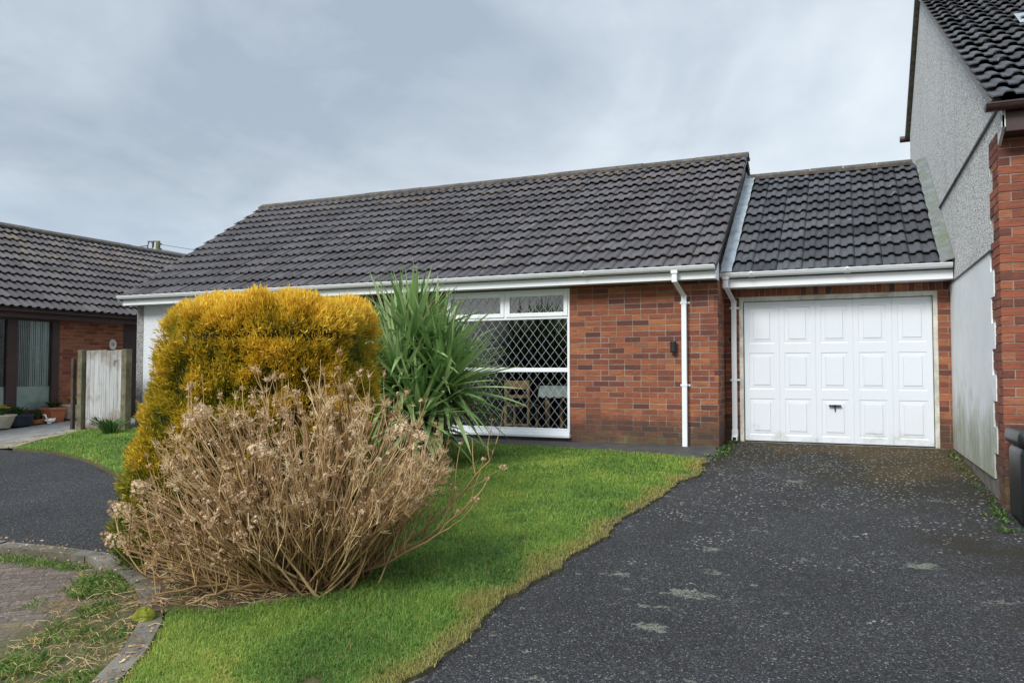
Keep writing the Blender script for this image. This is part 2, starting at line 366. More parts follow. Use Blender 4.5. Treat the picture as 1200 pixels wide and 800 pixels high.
def leafy(name, stops, rough=0.6, trans=0.0, use='tone', rand=0.25, dry=None):
    def b(T, P, co):
        t = attr(T, use); r = island(T)
        t2 = T.math('ADD', t, T.math('MULTIPLY', T.math('SUBTRACT', r, 0.5), rand))
        c = T.ramp(t2, stops)
        if dry: c = T.mix(attr(T, 'dry'), c, dry)
        T.set(P.inputs['Base Color'], c); P.inputs['Roughness'].default_value = rough
        P.inputs['Specular IOR Level'].default_value = 0.35
        if trans:
            P.inputs['Transmission Weight'].default_value = 0.0
            n, l = T.n, T.l
            tl = T.new('ShaderNodeBsdfTranslucent'); l.new(c, tl.inputs[0])
            mx = T.new('ShaderNodeMixShader'); mx.inputs[0].default_value = trans
            out = n['Material Output']; l.new(P.outputs[0], mx.inputs[1]); l.new(tl.outputs[0], mx.inputs[2]); l.new(mx.outputs[0], out.inputs[0])
    return mat(name, b)
M_GRASS = leafy('grass_blades', [(0.0, (0.07, 0.15, 0.03)), (0.4, (0.17, 0.31, 0.055)), (0.75, (0.30, 0.43, 0.075)), (1.0, (0.48, 0.50, 0.10))], 0.7, 0.35, dry=(0.46, 0.32, 0.12))
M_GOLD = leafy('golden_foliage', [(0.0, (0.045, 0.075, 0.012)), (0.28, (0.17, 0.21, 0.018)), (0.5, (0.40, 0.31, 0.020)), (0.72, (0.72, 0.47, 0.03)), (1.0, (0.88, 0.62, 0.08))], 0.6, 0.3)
M_CORD = leafy('sword_leaf', [(0.0, (0.035, 0.08, 0.025)), (0.45, (0.10, 0.20, 0.055)), (0.8, (0.20, 0.33, 0.10)), (1.0, (0.38, 0.48, 0.22))], 0.35, 0.25, dry=(0.22, 0.15, 0.08))
M_WEED = leafy('weed_leaf', [(0.0, (0.03, 0.08, 0.02)), (0.5, (0.07, 0.16, 0.03)), (0.85, (0.15, 0.25, 0.05)), (1.0, (0.26, 0.32, 0.09))], 0.8, 0.3)
M_STEM = leafy('dry_stem', [(0.0, (0.15, 0.082, 0.034)), (0.4, (0.38, 0.235, 0.10)), (0.75, (0.60, 0.41, 0.205)), (1.0, (0.80, 0.64, 0.39))], 0.8, 0.0)
M_DRYF = leafy('dry_petal', [(0.0, (0.34, 0.20, 0.11)), (0.5, (0.54, 0.36, 0.21)), (1.0, (0.72, 0.56, 0.37))], 0.85, 0.3)
M_CORE = mat('light_block_core', color=(0.035, 0.035, 0.012), rough=1.0, var=0.5, varscale=9)
M_BARK = mat('fibrous_bark', color=(0.16, 0.12, 0.085), rough=0.95, var=0.4, varscale=14, bump=(30, 0.01))
M_MOSS = mat('moss_cushion', color=(0.17, 0.19, 0.012), rough=1.0, var=0.35, varscale=30, bump=(90, 0.01))
def fence_b(T, P, co):
    X, Y, Z = xyz(T, co); r = island(T)
    g = T.noise(T.mapping(co, sc=(28, 28, 1.6)), 1.0, 5, 0.65); h = T.noise(co, 2.6, 5, 0.6)
    c = T.ramp(g, [(0.3, (0.22, 0.20, 0.17)), (0.55, (0.42, 0.43, 0.42)), (0.8, (0.54, 0.58, 0.61))])
    c = T.mix(T.math('MULTIPLY', r, 0.3), c, (0.55, 0.56, 0.57))
    foot = T.math('ADD', T.maprange(Z, 1.05, 0.55, 0.0, 0.35), h)
    c = T.mix(T.maprange(foot, 0.54, 0.80, 0.0, 0.85), c, (0.17, 0.115, 0.075))
    top = T.math('ADD', T.maprange(Z, 1.6, 1.93, 0.0, 0.25), T.noise(co, 3.3, 5, 0.6))
    c = T.mix(T.maprange(top, 0.52, 0.75, 0.0, 0.75), c, (0.19, 0.155, 0.12))
    T.set(P.inputs['Base Color'], c); P.inputs['Roughness'].default_value = 0.9; dobump(T, P, g, 0.006)
M_FENCE = mat('weathered_boards', fence_b)
M_POST = mat('old_post', color=(0.14, 0.125, 0.075), rough=0.95, var=0.4, varscale=7, bump=(40, 0.006))
M_POSTD = mat('dark_post', color=(0.07, 0.05, 0.04), rough=0.95, var=0.4, varscale=7, bump=(40, 0.006))
M_TERRA = mat('terracotta', color=(0.42, 0.14, 0.07), rough=0.8, var=0.25, varscale=8)
M_CREAM = mat('cream_glaze', color=(0.55, 0.49, 0.38), rough=0.6, var=0.2)
M_NAVY = mat('dark_glaze', color=(0.02, 0.028, 0.045), rough=0.4, var=0.3)
M_WHITE = mat('white_ceramic', color=(0.75, 0.74, 0.70), rough=0.4, var=0.1)
M_GREYINK = mat('grey_emblem', color=(0.35, 0.35, 0.36), rough=0.6)
M_YEL = mat('yellow_petal', color=(0.72, 0.55, 0.02), rough=0.6, var=0.2)
M_WOOD = mat('varnished_wood', color=(0.62, 0.34, 0.16), rough=0.45, var=0.25, varscale=8)
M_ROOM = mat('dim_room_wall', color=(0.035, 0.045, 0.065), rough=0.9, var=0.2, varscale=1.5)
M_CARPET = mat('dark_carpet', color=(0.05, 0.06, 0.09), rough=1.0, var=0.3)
M_LACE = mat('lace_cloth', color=(0.80, 0.80, 0.76), rough=0.9, var=0.15, varscale=25)
M_CURT = mat('pale_curtain', color=(0.78, 0.85, 0.80), rough=0.9, var=0.12, varscale=5)
M_STRIP = mat('white_lattice_strip', color=(0.55, 0.57, 0.60), rough=0.6)
M_LEADC = mat('lead_came', color=(0.30, 0.31, 0.33), rough=0.6)
M_POLE = mat('pole_wood', color=(0.16, 0.16, 0.07), rough=0.95, var=0.4)
M_TAN = mat('cement_fillet', color=(0.20, 0.175, 0.145), rough=0.95, var=0.35, varscale=10, bump=(30, 0.01))
M_LOG = mat('dead_twig', color=(0.30, 0.20, 0.12), rough=0.9, var=0.3)

# ------------------------------------------------------------------ mesh helpers
def tag(o, label=None, cat=None, group=None, kind=None):
    if label: o['label'] = label
    if cat: o['category'] = cat
    if group: o['group'] = group
    if kind: o['kind'] = kind
    return o
def empty(name, loc=(0, 0, 0)):
    o = bpy.data.objects.new(name, None); COL.objects.link(o); o.location = loc; o.empty_display_size = 0.1; return o
def thing(name, label, cat, group=None, loc=(0, 0, 0)):
    return tag(empty(name, loc), label, cat, group)
def np_mesh(name, V, F, m, parent=None, attrs=None, smooth=False, loc=(0, 0, 0)):
    """V (N,3); F (M,3) or (M,4) arrays"""
    V = np.asarray(V, np.float32); F = np.asarray(F, np.int32); k = F.shape[1]
    me = bpy.data.meshes.new(name); me.vertices.add(len(V)); me.vertices.foreach_set('co', V.ravel())
    me.loops.add(F.size); me.loops.foreach_set('vertex_index', F.ravel())
    me.polygons.add(len(F)); me.polygons.foreach_set('loop_start', np.arange(0, F.size, k, dtype=np.int32))
    me.polygons.foreach_set('loop_total', np.full(len(F), k, np.int32))
    if attrs:
        for an, av in attrs.items():
            a = me.attributes.new(an, 'FLOAT', 'POINT'); a.data.foreach_set('value', np.asarray(av, np.float32))
    me.update(calc_edges=True)
    if smooth: me.polygons.foreach_set('use_smooth', np.ones(len(F), bool))
    me.materials.append(m)
    o = bpy.data.objects.new(name, me); COL.objects.link(o)
    o.location = loc
    if parent: o.parent = parent
    return o
class MB:
    def __init__(s): s.v = []; s.f = []
    def add(s, vs, fs):
        b = len(s.v); s.v += [tuple(x) for x in vs]; s.f += [tuple(b + i for i in f) for f in fs]; return s
    def box(s, x0, y0, z0, x1, y1, z1):
        x0, x1 = sorted((x0, x1)); y0, y1 = sorted((y0, y1)); z0, z1 = sorted((z0, z1))
        return s.add([(x0, y0, z0), (x1, y0, z0), (x1, y1, z0), (x0, y1, z0), (x0, y0, z1), (x1, y0, z1), (x1, y1, z1), (x0, y1, z1)],
                     [(0, 3, 2, 1), (4, 5, 6, 7), (0, 1, 5, 4), (1, 2, 6, 5), (2, 3, 7, 6), (3, 0, 4, 7)])
    def hexa(s, p):   # 8 points, bottom 4 then top 4
        return s.add(p, [(0, 3, 2, 1), (4, 5, 6, 7), (0, 1, 5, 4), (1, 2, 6, 5), (2, 3, 7, 6), (3, 0, 4, 7)])
    def obox(s, c, u, v, w, a, b, d):
        c, u, v, w = map(Vector, (c, u, v, w)); P = []
        for k in (-d, d):
            for i, j in ((-a, -b), (a, -b), (a, b), (-a, b)): P.append(c + u * i + v * j + w * k)
        return s.hexa(P)
    def prism(s, prof, x0, x1, axis='x'):
        """closed 2-D profile extruded; axis x: profile in (y,z); y: (x,z); z: (x,y)"""
        n = len(prof)
        def P(t, a, b): return (t, a, b) if axis == 'x' else ((a, t, b) if axis == 'y' else (a, b, t))
        vs = [P(x0, *p) for p in prof] + [P(x1, *p) for p in prof]
        fs = [(i, (i + 1) % n, (i + 1) % n + n, i + n) for i in range(n)] + [tuple(range(n))[::-1], tuple(range(n, 2 * n))]
        return s.add(vs, fs)
    def bar(s, a, b, w, h, up=(0, 0, 1)):
        a, b = Vector(a), Vector(b); d = (b - a).normalized(); up = Vector(up)
        sd = d.cross(up)
        if sd.length < 1e-4: sd = d.cross(Vector((0, 1, 0)))
        sd.normalize(); u = sd.cross(d)
        P = []
        for e in (a, b):
            for i, j in ((-1, -1), (1, -1), (1, 1), (-1, 1)): P.append(e + sd * i * w / 2 + u * j * h / 2)
        return s.add(P, [(0, 3, 2, 1), (4, 5, 6, 7), (0, 1, 5, 4), (1, 2, 6, 5), (2, 3, 7, 6), (3, 0, 4, 7)])
    def tube(s, pts, rads, k=8, cap=True):
        pts = [Vector(p) for p in pts]; rings = []
        for i, p in enumerate(pts):
            d = (pts[min(i + 1, len(pts) - 1)] - pts[max(i - 1, 0)]).normalized()
            a = d.cross(Vector((0, 0, 1)));
            if a.length < 1e-3: a = d.cross(Vector((0, 1, 0)))
            a.normalize(); b = d.cross(a); r = rads[i] if isinstance(rads, (list, tuple)) else rads
            rings.append([p + (a * math.cos(t) + b * math.sin(t)) * r for t in (2 * math.pi * j / k for j in range(k))])
        vs = [v for rg in rings for v in rg]; fs = []
        for i in range(len(pts) - 1):
            for j in range(k): fs.append((i * k + j, i * k + (j + 1) % k, (i + 1) * k + (j + 1) % k, (i + 1) * k + j))
        if cap: fs += [tuple(range(k))[::-1], tuple(range((len(pts) - 1) * k, len(pts) * k))]
        return s.add(vs, fs)
    def lathe(s, prof, c=(0, 0, 0), k=24):
        vs = []; n = len(prof)
        for j in range(k):
            t = 2 * math.pi * j / k
            for r, z in prof: vs.append((c[0] + r * math.cos(t), c[1] + r * math.sin(t), c[2] + z))
        fs = [(j * n + i, ((j + 1) % k) * n + i, ((j + 1) % k) * n + i + 1, j * n + i + 1) for j in range(k) for i in range(n - 1)]
        return s.add(vs, fs)
    def build(s, name, m, parent=None, bevel=0, smooth=False, loc=None):
        me = bpy.data.meshes.new(name)
        vs = s.v
        if loc is not None: vs = [(x - loc[0], y - loc[1], z - loc[2]) for x, y, z in vs]
        me.from_pydata(vs, [], s.f); me.update(); me.materials.append(m)
        if smooth: me.polygons.foreach_set('use_smooth', [True] * len(me.polygons))
        o = bpy.data.objects.new(name, me); COL.objects.link(o)
        if loc is not None: o.location = loc
        if parent: o.parent = parent
        if bevel:
            b = o.modifiers.new('bevel', 'BEVEL'); b.width = bevel; b.segments = 2; b.limit_method = 'ANGLE'; b.angle_limit = R(40)
        return o

def gz(y): return 0.06 * min(max(y, -10), 11) - 0.02
def gza(y): return 0.06 * np.clip(y, -10, 11) - 0.02
def sheet(name, poly, m, dz=0.0, skirt=0.0):
    """flat sheet on the sloping ground with an optional downward skirt"""
    vs = [(x, y, gz(y) + dz) for x, y in poly]; n = len(vs); fs = [tuple(range(n))]
    if skirt:
        vs += [(x, y, gz(y) + dz - skirt) for x, y in poly]
        fs += [(i, i + n, (i + 1) % n + n, (i + 1) % n) for i in range(n)]
    b = MB(); b.add(vs, fs)
    o = b.build(name, m); return tag(o, kind='structure')
def refine(poly, step, jit, seed=0, closed=False):
    out = []; k = len(poly)
    for i in range(k if closed else k - 1):
        a, b = poly[i], poly[(i + 1) % k]; L = math.hypot(b[0] - a[0], b[1] - a[1]); n = max(1, int(L / step))
        nx, ny = -(b[1] - a[1]) / L, (b[0] - a[0]) / L
        for j in range(n):
            t = j / n; x = a[0] + (b[0] - a[0]) * t; y = a[1] + (b[1] - a[1]) * t
            w = mnoise.noise(Vector((x * 3.1, y * 3.1, seed))) * 1.2 + mnoise.noise(Vector((x * 11, y * 11, seed + 5))) * 0.7
            out.append((x + nx * w * jit, y + ny * w * jit))
    if not closed: out.append(poly[-1])
    return out

# ------------------------------------------------------------------ the ground
b = MB()
ys = [-400, -10, 11, 600]
for i in range(3):
    b.add([(-500, ys[i], gz(ys[i]) - 0.06), (500, ys[i], gz(ys[i]) - 0.06), (500, ys[i + 1], gz(ys[i + 1]) - 0.06), (-500, ys[i + 1], gz(ys[i + 1]) - 0.06)], [(0, 1, 2, 3)])
tag(b.build('ground', M_EARTH), kind='structure')

KERB = [(-9.5, 3.2), (-7.6, 3.75), (-6.4, 3.95), (-5.6, 4.02), (-5.1, 4.02), (-4.65, 3.90), (-4.2, 3.70), (-3.85, 3.45), (-3.55, 3.15), (-3.32, 2.85), (-3.13, 2.5), (-2.98, 2.1), (-2.85, 1.4), (-2.7, 0.3), (-2.5, -2)]
DR_EDGE = [(-1.95, -2), (-1.92, 1.2), (-1.88, 2.4), (-1.85, 3.1), (-1.84, 4.2), (-1.74, 5.3), (-1.67, 6.4), (-1.52, 7.7), (-1.44, 8.7), (-1.46, 9.08)]
tag(sheet('driveway', [(-2.6, -9.9), (9, -9.9), (9, 7.55), (1.25, 7.55), (1.25, 10.78), (-1.48, 10.80), (-1.6, 9.6), (-2.6, 9.0)], M_ASPH, 0.0, 0.04))
edgeA = [(-13.9, 7.9), (-11.3, 7.42), (-10.2, 7.38), (-9.0, 6.98), (-7.45, 6.22), (-6.3, 5.5), (-5.4, 4.85), (-4.95, 4.35), (-4.72, 4.0)]
tag(sheet('neighbour_drive', [(-30, 8.2)] + refine(edgeA, 0.2, 0.02, 3) + [(-4.7, 3.9), (-5.1, 4.0), (-5.6, 4.0), (-6.4, 3.93), (-7.6, 3.73), (-9.5, 3.2), (-12, 2.2), (-30, -3)][0:], M_ASPH2, 0.0, 0.0))
tag(sheet('block_paving', [(-30, -9.9), (-2.55, -9.9), (-2.55, -2), (-2.75, 0.3), (-2.9, 1.4), (-3.03, 2.1), (-3.18, 2.5), (-3.37, 2.85), (-3.6, 3.15), (-3.9, 3.45), (-4.25, 3.7), (-4.7, 3.9), (-5.1, 4.0), (-5.6, 4.0), (-6.4, 3.9), (-7.6, 3.7), (-9.5, 3.15), (-12, 2.15), (-30, -3.05)], M_PAVER, -0.03, 0.0))
LAWN_TOP = [(-1.52, 9.18), (-2.9, 9.44), (-4.5, 9.58), (-6.5, 9.66), (-11.85, 9.72)]
lawn_poly = (refine(DR_EDGE, 0.04, 0.06, 1) + refine(LAWN_TOP, 0.1, 0.015, 2) +
             [(-11.9, 9.35), (-12.0, 9.2), (-11.9, 9.0), (-11.3, 7.8)] +
             refine([(-11.2, 7.46), (-10.2, 7.42), (-9.0, 7.03), (-7.45, 6.27), (-6.3, 5.56), (-5.4, 4.92), (-4.9, 4.40), (-4.60, 4.02)], 0.1, 0.015, 4) +
             [(-4.55, 3.95), (-4.13, 3.77), (-3.78, 3.52), (-3.47, 3.2), (-3.23, 2.9), (-3.03, 2.53), (-2.88, 2.12), (-2.75, 1.4), (-2.6, 0.3), (-2.4, -2)])
tag(sheet('lawn', lawn_poly, M_SOIL, 0.022, 0.06))
sheet('front_path', [(-1.45, 9.15), (-1.46, 10.19), (-11.9, 10.19), (-11.9, 9.68), (-6.5, 9.62), (-4.5, 9.54), (-2.9, 9.40)], M_PATH, 0.012, 0.03)
sheet('patio_path', [(-13.9, 7.6), (-12.2, 7.62), (-11.60, 7.52), (-11.75, 7.80), (-12.02, 8.25), (-12.16, 8.8), (-12.13, 9.38), (-11.92, 9.7), (-11.92, 10.99), (-14.19, 10.99), (-14.19, 7.6)], M_SLAB, 0.008, 0.0)
# pale setts edging the patio
b = MB()
edge = refine([(-11.50, 7.50), (-11.72, 7.80), (-11.95, 8.25), (-12.12, 8.8), (-12.12, 9.2)], 0.115, 0)
for i in range(len(edge) - 1):
    (xa, ya), (xb, yb) = edge[i], edge[i + 1]; L = math.hypot(xb - xa, yb - ya); ux, uy = (xb - xa) / L, (yb - ya) / L
    for k in range(3):
        o = k * 0.125; z = gz(ya) + 0.016 + random.uniform(-.004, .004)
        cx, cy = (xa + xb) / 2 + uy * (o - 0.1), (ya + yb) / 2 - ux * (o - 0.1)
        b.obox((cx, cy, z), (ux, uy, 0), (-uy, ux, 0), (0, 0, 1), L * 0.45, 0.056, 0.014)
tag(b.build('sett_edging', M_SETT, bevel=0.004), kind='structure')
# kerb
b = MB()
kr = refine(KERB, 0.14, 0.0)
def offset_line(line, w):
    out = []
    for i, (x, y) in enumerate(line):
        xa, ya = line[max(0, i - 1)]; xb, yb = line[min(len(line) - 1, i + 1)]
        L = math.hypot(xb - xa, yb - ya) or 1; out.append((x - (yb - ya) / L * w, y + (xb - xa) / L * w))
    return out
KL, KR_ = offset_line(kr, 0.062), offset_line(kr, -0.062)
for i in range(len(kr) - 1):
    wob = 0.004 * math.sin(i * 1.7); top = 0.020 + (0.007 if (i // 6) % 2 else 0)
    if i % 6 == 5: continue_gap = 0.012
    else: continue_gap = 0
    a, c, d, e = KR_[i], KR_[i + 1], KL[i + 1], KL[i]
    f = 1 - continue_gap / 0.14
    c = (a[0] + (c[0] - a[0]) * f, a[1] + (c[1] - a[1]) * f); d = (e[0] + (d[0] - e[0]) * f, e[1] + (d[1] - e[1]) * f)
    b.hexa([(p[0], p[1], gz(p[1]) - 0.08) for p in (a, c, d, e)] + [(p[0], p[1], gz(p[1]) + top) for p in (a, c, d, e)])
tag(b.build('kerb', M_KERB), kind='structure')

# ------------------------------------------------------------------ builders for walls and roofs
def bricks(mbk, O, u, L, z0, z1, holes=(), depth=0.05, proud=0.0, lower=None, seed=0, soldier=None, cut=None):
    """running-bond bricks on the face starting at O going along u (unit, horizontal); the face looks along n = u x z"""
    rr = random.Random(seed); u = Vector(u); n = u.cross(Vector((0, 0, 1))); O = Vector(O)
    nrow = int(math.ceil((z1 - z0) / 0.075)); j = 0.0055
    for r in range(nrow):
        a = z0 + r * 0.075 + j; bb = min(z0 + (r + 1) * 0.075 - j, z1)
        if bb - a < 0.012: continue
        s = -(0.1125 if r % 2 else 0) - 0.02 - (0.056 if rr.random() < .06 else 0)
        while s < L:
            w = 0.225
            if rr.random() < .05: w = 0.1125
            sa, sb = max(0, s + j), min(L, s + w - j); s += w
            if sb - sa < 0.015: continue
            segs = [(sa, sb)]
            for h0, h1, hz0, hz1 in holes:
                if bb > hz0 and a < hz1:
                    ns = []
                    for p, q in segs:
                        if q <= h0 or p >= h1: ns.append((p, q)); continue
                        if p < h0: ns.append((p, h0))
                        if q > h1: ns.append((h1, q))
                    segs = ns
            for p, q in segs:
                if q - p < 0.012: continue
                if cut and not cut((p + q) / 2, (a + bb) / 2): continue
                pr = proud + rr.uniform(-.0015, .0025); dz = rr.uniform(-.0012, .0012)
                P = []
                for zz in (a + dz, bb + dz):
                    for ss, dd in ((p, pr), (q, pr), (q, -depth), (p, -depth)):
                        v = O + u * ss + n * dd; P.append((v.x, v.y, zz))
                mbk.hexa(P)
def tiles(O, u, up, L, S, name, m, parent, cover=0.336, gauge=0.33, dark_end=True, jitter=0.002, seed=0, uvrange=None, first=0.0):
    """profiled concrete tiles on a slope: O eave corner, u along the eave, up the slope"""
    rr = np.random.default_rng(seed); O = Vector(O); u = Vector(u).normalized(); up = Vector(up).normalized(); n = u.cross(up)
    if n.z < 0: n = -n
    prof = []
    K = 25
    for i in range(K):
        t = i / (K - 1); x = (t * 2) % 1.0 if t < 1 else 0.0
        # pan then raised roll
        def sm(a, b, v): v = min(1, max(0, (v - a) / (b - a))); return v * v * (3 - 2 * v)
        h = 0.024 * (sm(0.40, 0.52, x) - sm(0.88, 0.995, x)) + 0.005 * math.sin(math.pi * min(1, max(0, (x - .46) / .48)))
        prof.append((t * (cover - 0.006) + 0.003, h))
    nc = int(round(L / cover)); cv = L / nc; sx = cv / cover; nr = int(round(S / gauge)); ga = S / nr
    V, F = [], []; A = np.array
    uo, uu, un = A(u), A(up), A(n); OO = A(O)
    for r in range(nr):
        for c in range(nc):
            j0 = rr.normal(0, jitter); j1 = rr.normal(0, jitter * .5); sl = rr.normal(0, 0.003)
            base = len(V)
            s0, s2 = r * ga - 0.012 + sl, (r + 1) * ga + 0.045
            if r == nr - 1: s2 = (r + 1) * ga
            for (s, lift) in ((s0, 0.058), ((s0 + s2) / 2, 0.032), (s2, 0.004)):
                for (x, h) in prof: V.append(OO + uo * (c * cv + x * sx) + uu * s + un * (h + lift + j0 + j1 * (x / cover)))
            for a in range(2):
                for i in range(K - 1):
                    p = base + a * K + i; F.append((p, p + 1, p + K + 1, p + K))
            fb = len(V)                                       # front edge, its own verts so the shading stays crisp
            for dz in (0.0, -0.012):
                for (x, h) in prof: V.append(OO + uo * (c * cv + x * sx) + uu * (s0 - (0.003 if dz else 0)) + un * (h + 0.058 + dz + j0 + j1 * (x / cover)))
            for i in range(K - 1): F.append((fb + i, fb + i + K, fb + i + K + 1, fb + i + 1))
            # end cheeks
            if c in (0, nc - 1):
                col = 0 if c == 0 else K - 1
                p0, p1, p2 = base + col, base + K + col, base + 2 * K + col
                q = len(V)
                for p in (p0, p1, p2): V.append(V[p] - un * 0.021)
                F.append((p0, p1, q + 1, q)); F.append((p1, p2, q + 2, q + 1))
            # tie every piece of the tile into one island
            F.append((fb, fb + 1, base + 1, base))
    return np_mesh(name, A(V), A(F), m, parent)
def slab(O, u, up, L, S, th, name, m, parent, lift=-0.03):
    O, u, up = Vector(O), Vector(u).normalized(), Vector(up).normalized(); n = u.cross(up)
    if n.z < 0: n = -n
    b = MB(); P = []
    for k in (lift - th, lift):
        for i, j in ((0, 0), (L, 0), (L, S), (0, S)): P.append(O + u * i + up * j + n * k)
    b.hexa(P); return b.build(name, m, parent)
def ridge(a, b_, up_l, parent, m=None, seg=0.45, w=0.135, name='ridge_tile', drop=0.085):
    """angled ridge tiles from a to b_"""
    a, b_ = Vector(a), Vector(b_); d = (b_ - a); L = d.length; d.normalize(); sd = d.cross(Vector((0, 0, 1))).normalized()
    n = int(L / seg); seg = L / n; mb = MB(); rr = random.Random(4)
    for i in range(n):
        s0, s1 = i * seg + 0.004, (i + 1) * seg - 0.006; dz = rr.uniform(-.006, .006)
        prof = [(-w, -drop), (-w * .45, -drop * .36), (0, 0), (w * .45, -drop * .36), (w, -drop), (w, -drop - .02), (0, -.03), (-w, -drop - .02)]
        vs = []
        for s in (s0, s1):
            for x, z in prof: v = a + d * s + sd * x; vs.append((v.x, v.y, v.z + z + dz))
        k = len(prof)
        mb.add(vs, [(j, (j + 1) % k, (j + 1) % k + k, j + k) for j in range(k)] + [tuple(range(k))[::-1], tuple(range(k, 2 * k))])
    # mortar bedding strips
    bd = MB()
    for sgn in (-1, 1):
        p = [a + sd * sgn * (w - .02), b_ + sd * sgn * (w - .02)]
        bd.bar(p[0] + Vector((0, 0, -drop - .018)), p[1] + Vector((0, 0, -drop - .018)), .05, .045)
    o = mb.build(name, m or M_RIDGE, parent)
    bd.build('mortar_bedding', M_RIDGE, o)
    return o
def gutter(x0, x1, y, z, m, parent, name='gutter', r=0.056, unions=()):
    """half-round gutter running along X, hung at y (back edge) z (top)"""
    pr = [(math.cos(t) * r, math.sin(t) * r) for t in [math.pi + math.pi * i / 10 for i in range(11)]]
    prof = [(y - r + p, z + q) for p, q in pr] + [(y - r + p * .9, z + q * .9 + .001) for p, q in pr[::-1]]
    b = MB(); b.prism(prof, x0, x1)
    lip = [(y - 2 * r - .008, z - .006), (y - 2 * r + .004, z - .006), (y - 2 * r + .004, z + .006), (y - 2 * r - .008, z + .006)]
    b.prism(lip, x0, x1)
    for x in (x0, x1):   # stop ends
        b.prism([(y - r + p * 1.04, z + q * 1.04) for p, q in pr], x - .004, x + .004)
    for x in unions:
        b.prism([(y - r + p * 1.10, z + q * 1.10) for p, q in pr] + [(y - r + p * 1.0, z + q * 1.0) for p, q in pr[::-1]], x - .035, x + .035)
        b.box(x - .015, y - 2 * r - .018, z - .012, x + .015, y - 2 * r + .002, z + .012)
    return b.build(name, m, parent, smooth=False)
def downpipe(x, y, ztop, zfoot, ywall, parent, shoe=False, shift=0.06):
    """square white pipe: offset neck at the top, brackets, optional shoe"""
    w = 0.065; b = MB()
    b.box(x - shift - .042, y - .045, ztop - .03, x - shift + .042, y + .045, ztop + .055)    # outlet
    b.box(x - shift - w / 2, y - w / 2, ztop - .14, x - shift + w / 2, y + w / 2, ztop - .03)
    xb, yb = x, ywall - .05
    z1, z2 = ztop - .13, ztop - .30
    vs = []
    for (cx, cy, cz) in ((x - shift, y, z1), (xb, yb, z2)):
        for i, j in ((-1, -1), (1, -1), (1, 1), (-1, 1)): vs.append((cx + i * w / 2, cy + j * w / 2, cz))
    b.add(vs, [(0, 3, 2, 1), (4, 5, 6, 7), (0, 1, 5, 4), (1, 2, 6, 5), (2, 3, 7, 6), (3, 0, 4, 7)])
    b.box(xb - w / 2 - .002, yb - w / 2 - .002, z2 - .02, xb + w / 2 + .002, yb + w / 2 + .002, z2 + .02)
    b.box(xb - w / 2, yb - w / 2, zfoot, xb + w / 2, yb + w / 2, z2)
    o = b.build('downpipe', M_UPVC, parent, bevel=.004)
    for z in (z2 - .08, (z2 + zfoot) / 2 - .15):
        br = MB()
        br.box(xb - w / 2 - .006, yb - w / 2 - .006, z - .014, xb + w / 2 + .006, yb + w / 2 + .02, z + .014)
        br.box(xb - w / 2 - .03, yb + w / 2, z - .012, xb + w / 2 + .035, yb + w / 2 + .016, z + .012)
        br.build('pipe_bracket', M_UPVC, o)
    if shoe:
        s = MB(); s.box(xb - w / 2 - .006, yb - w / 2 - .006, zfoot - .01, xb + w / 2 + .006, yb + w / 2 + .006, zfoot + .09)
        s.box(xb - w / 2 - .004, yb - w / 2 - .05, zfoot - .055, xb + w / 2 + .004, yb + w / 2, zfoot + .0)
        s.build('pipe_shoe', M_UPVC, o, bevel=.004)
        d = MB(); d.box(xb - w / 2 + .01, yb - w / 2 - .053, zfoot - .048, xb + w / 2 - .01, yb - w / 2 - .049, zfoot - .008); d.build('opening_shade_plate', M_BLACK, o)  # black plate puts the shade of the hollow shoe into colour
    return o

# ------------------------------------------------------------------ the bungalow
SL = 0.639; ANG = math.atan(SL); UP = Vector((0, math.cos(ANG), math.sin(ANG)))
bung = thing('bungalow', 'long low brick bungalow with grey tiled roof, white gutter and lattice window', 'house')
XL, XR, YF, YB = -11.9, -1.5, 10.2, 16.8
YW = YF
# brick front and return
wx0 = -7.9                                  # brick starts here; pebbledash left of it
WX0, WX1, WZ0, WZ1 = -5.5, -3.53, 0.655, 2.74
bb = MB()
bricks(bb, (wx0, YF, 0), (1, 0, 0), XR - wx0, 0.47, 2.86, holes=[(WX0 - wx0, WX1 - wx0, WZ0 - .0, WZ1)], seed=1)
bricks(bb, (XR, YF, 0), (0, 1, 0), 0.66, 0.47, 2.95, seed=2)
bw = bb.build('brick_wall', M_BRICK, bung)
mm = MB()
for x0, x1, z0, z1 in ((wx0, WX0, .4, 2.93), (WX1, XR - .003, .4, 2.93), (WX0, WX1, .4, WZ0), (WX0, WX1, WZ1, 2.93)):
    mm.box(x0, YF + .003, z0, x1, YF + .28, z1)
mm.box(XR - .28, YF + .281, .4, XR - .003, YF + .9, 3.0)
mm.build('mortar', M_MORTAR, bw)
# gable end (seen only above the garage), rear and left walls
def gable(x0, x1, yf, yb, z0, ze, zr, yr): return MB().prism([(yf, z0), (yb, z0), (yb, ze), (yr, zr), (yf, ze)], x0, x1)
gable(XR - .27, XR - .012, YF + .91, YB, .4, 3.05, 5.05, 13.5).build('gable_wall', M_TAN, bung)
rw = gable(XL, XL + .25, YF + .02, YB, .4, 2.95, 5.0, 13.5); rw.box(XL + .25, YB - .25, .4, XR - .28, YB, 2.95)
rw.build('gable_wall', M_DASH, bung)
MB().box(XL + .16, YF - .012, .4, wx0, YF + .25, 2.93).build('rendered_wall', M_DASHL, bung)
MB().box(XL - .004, YF - .018, .4, XL + .158, YF + .019, 2.93).build('corner_render', M_DASHD, bung)  # narrow strip of darker pebbledash at the left corner
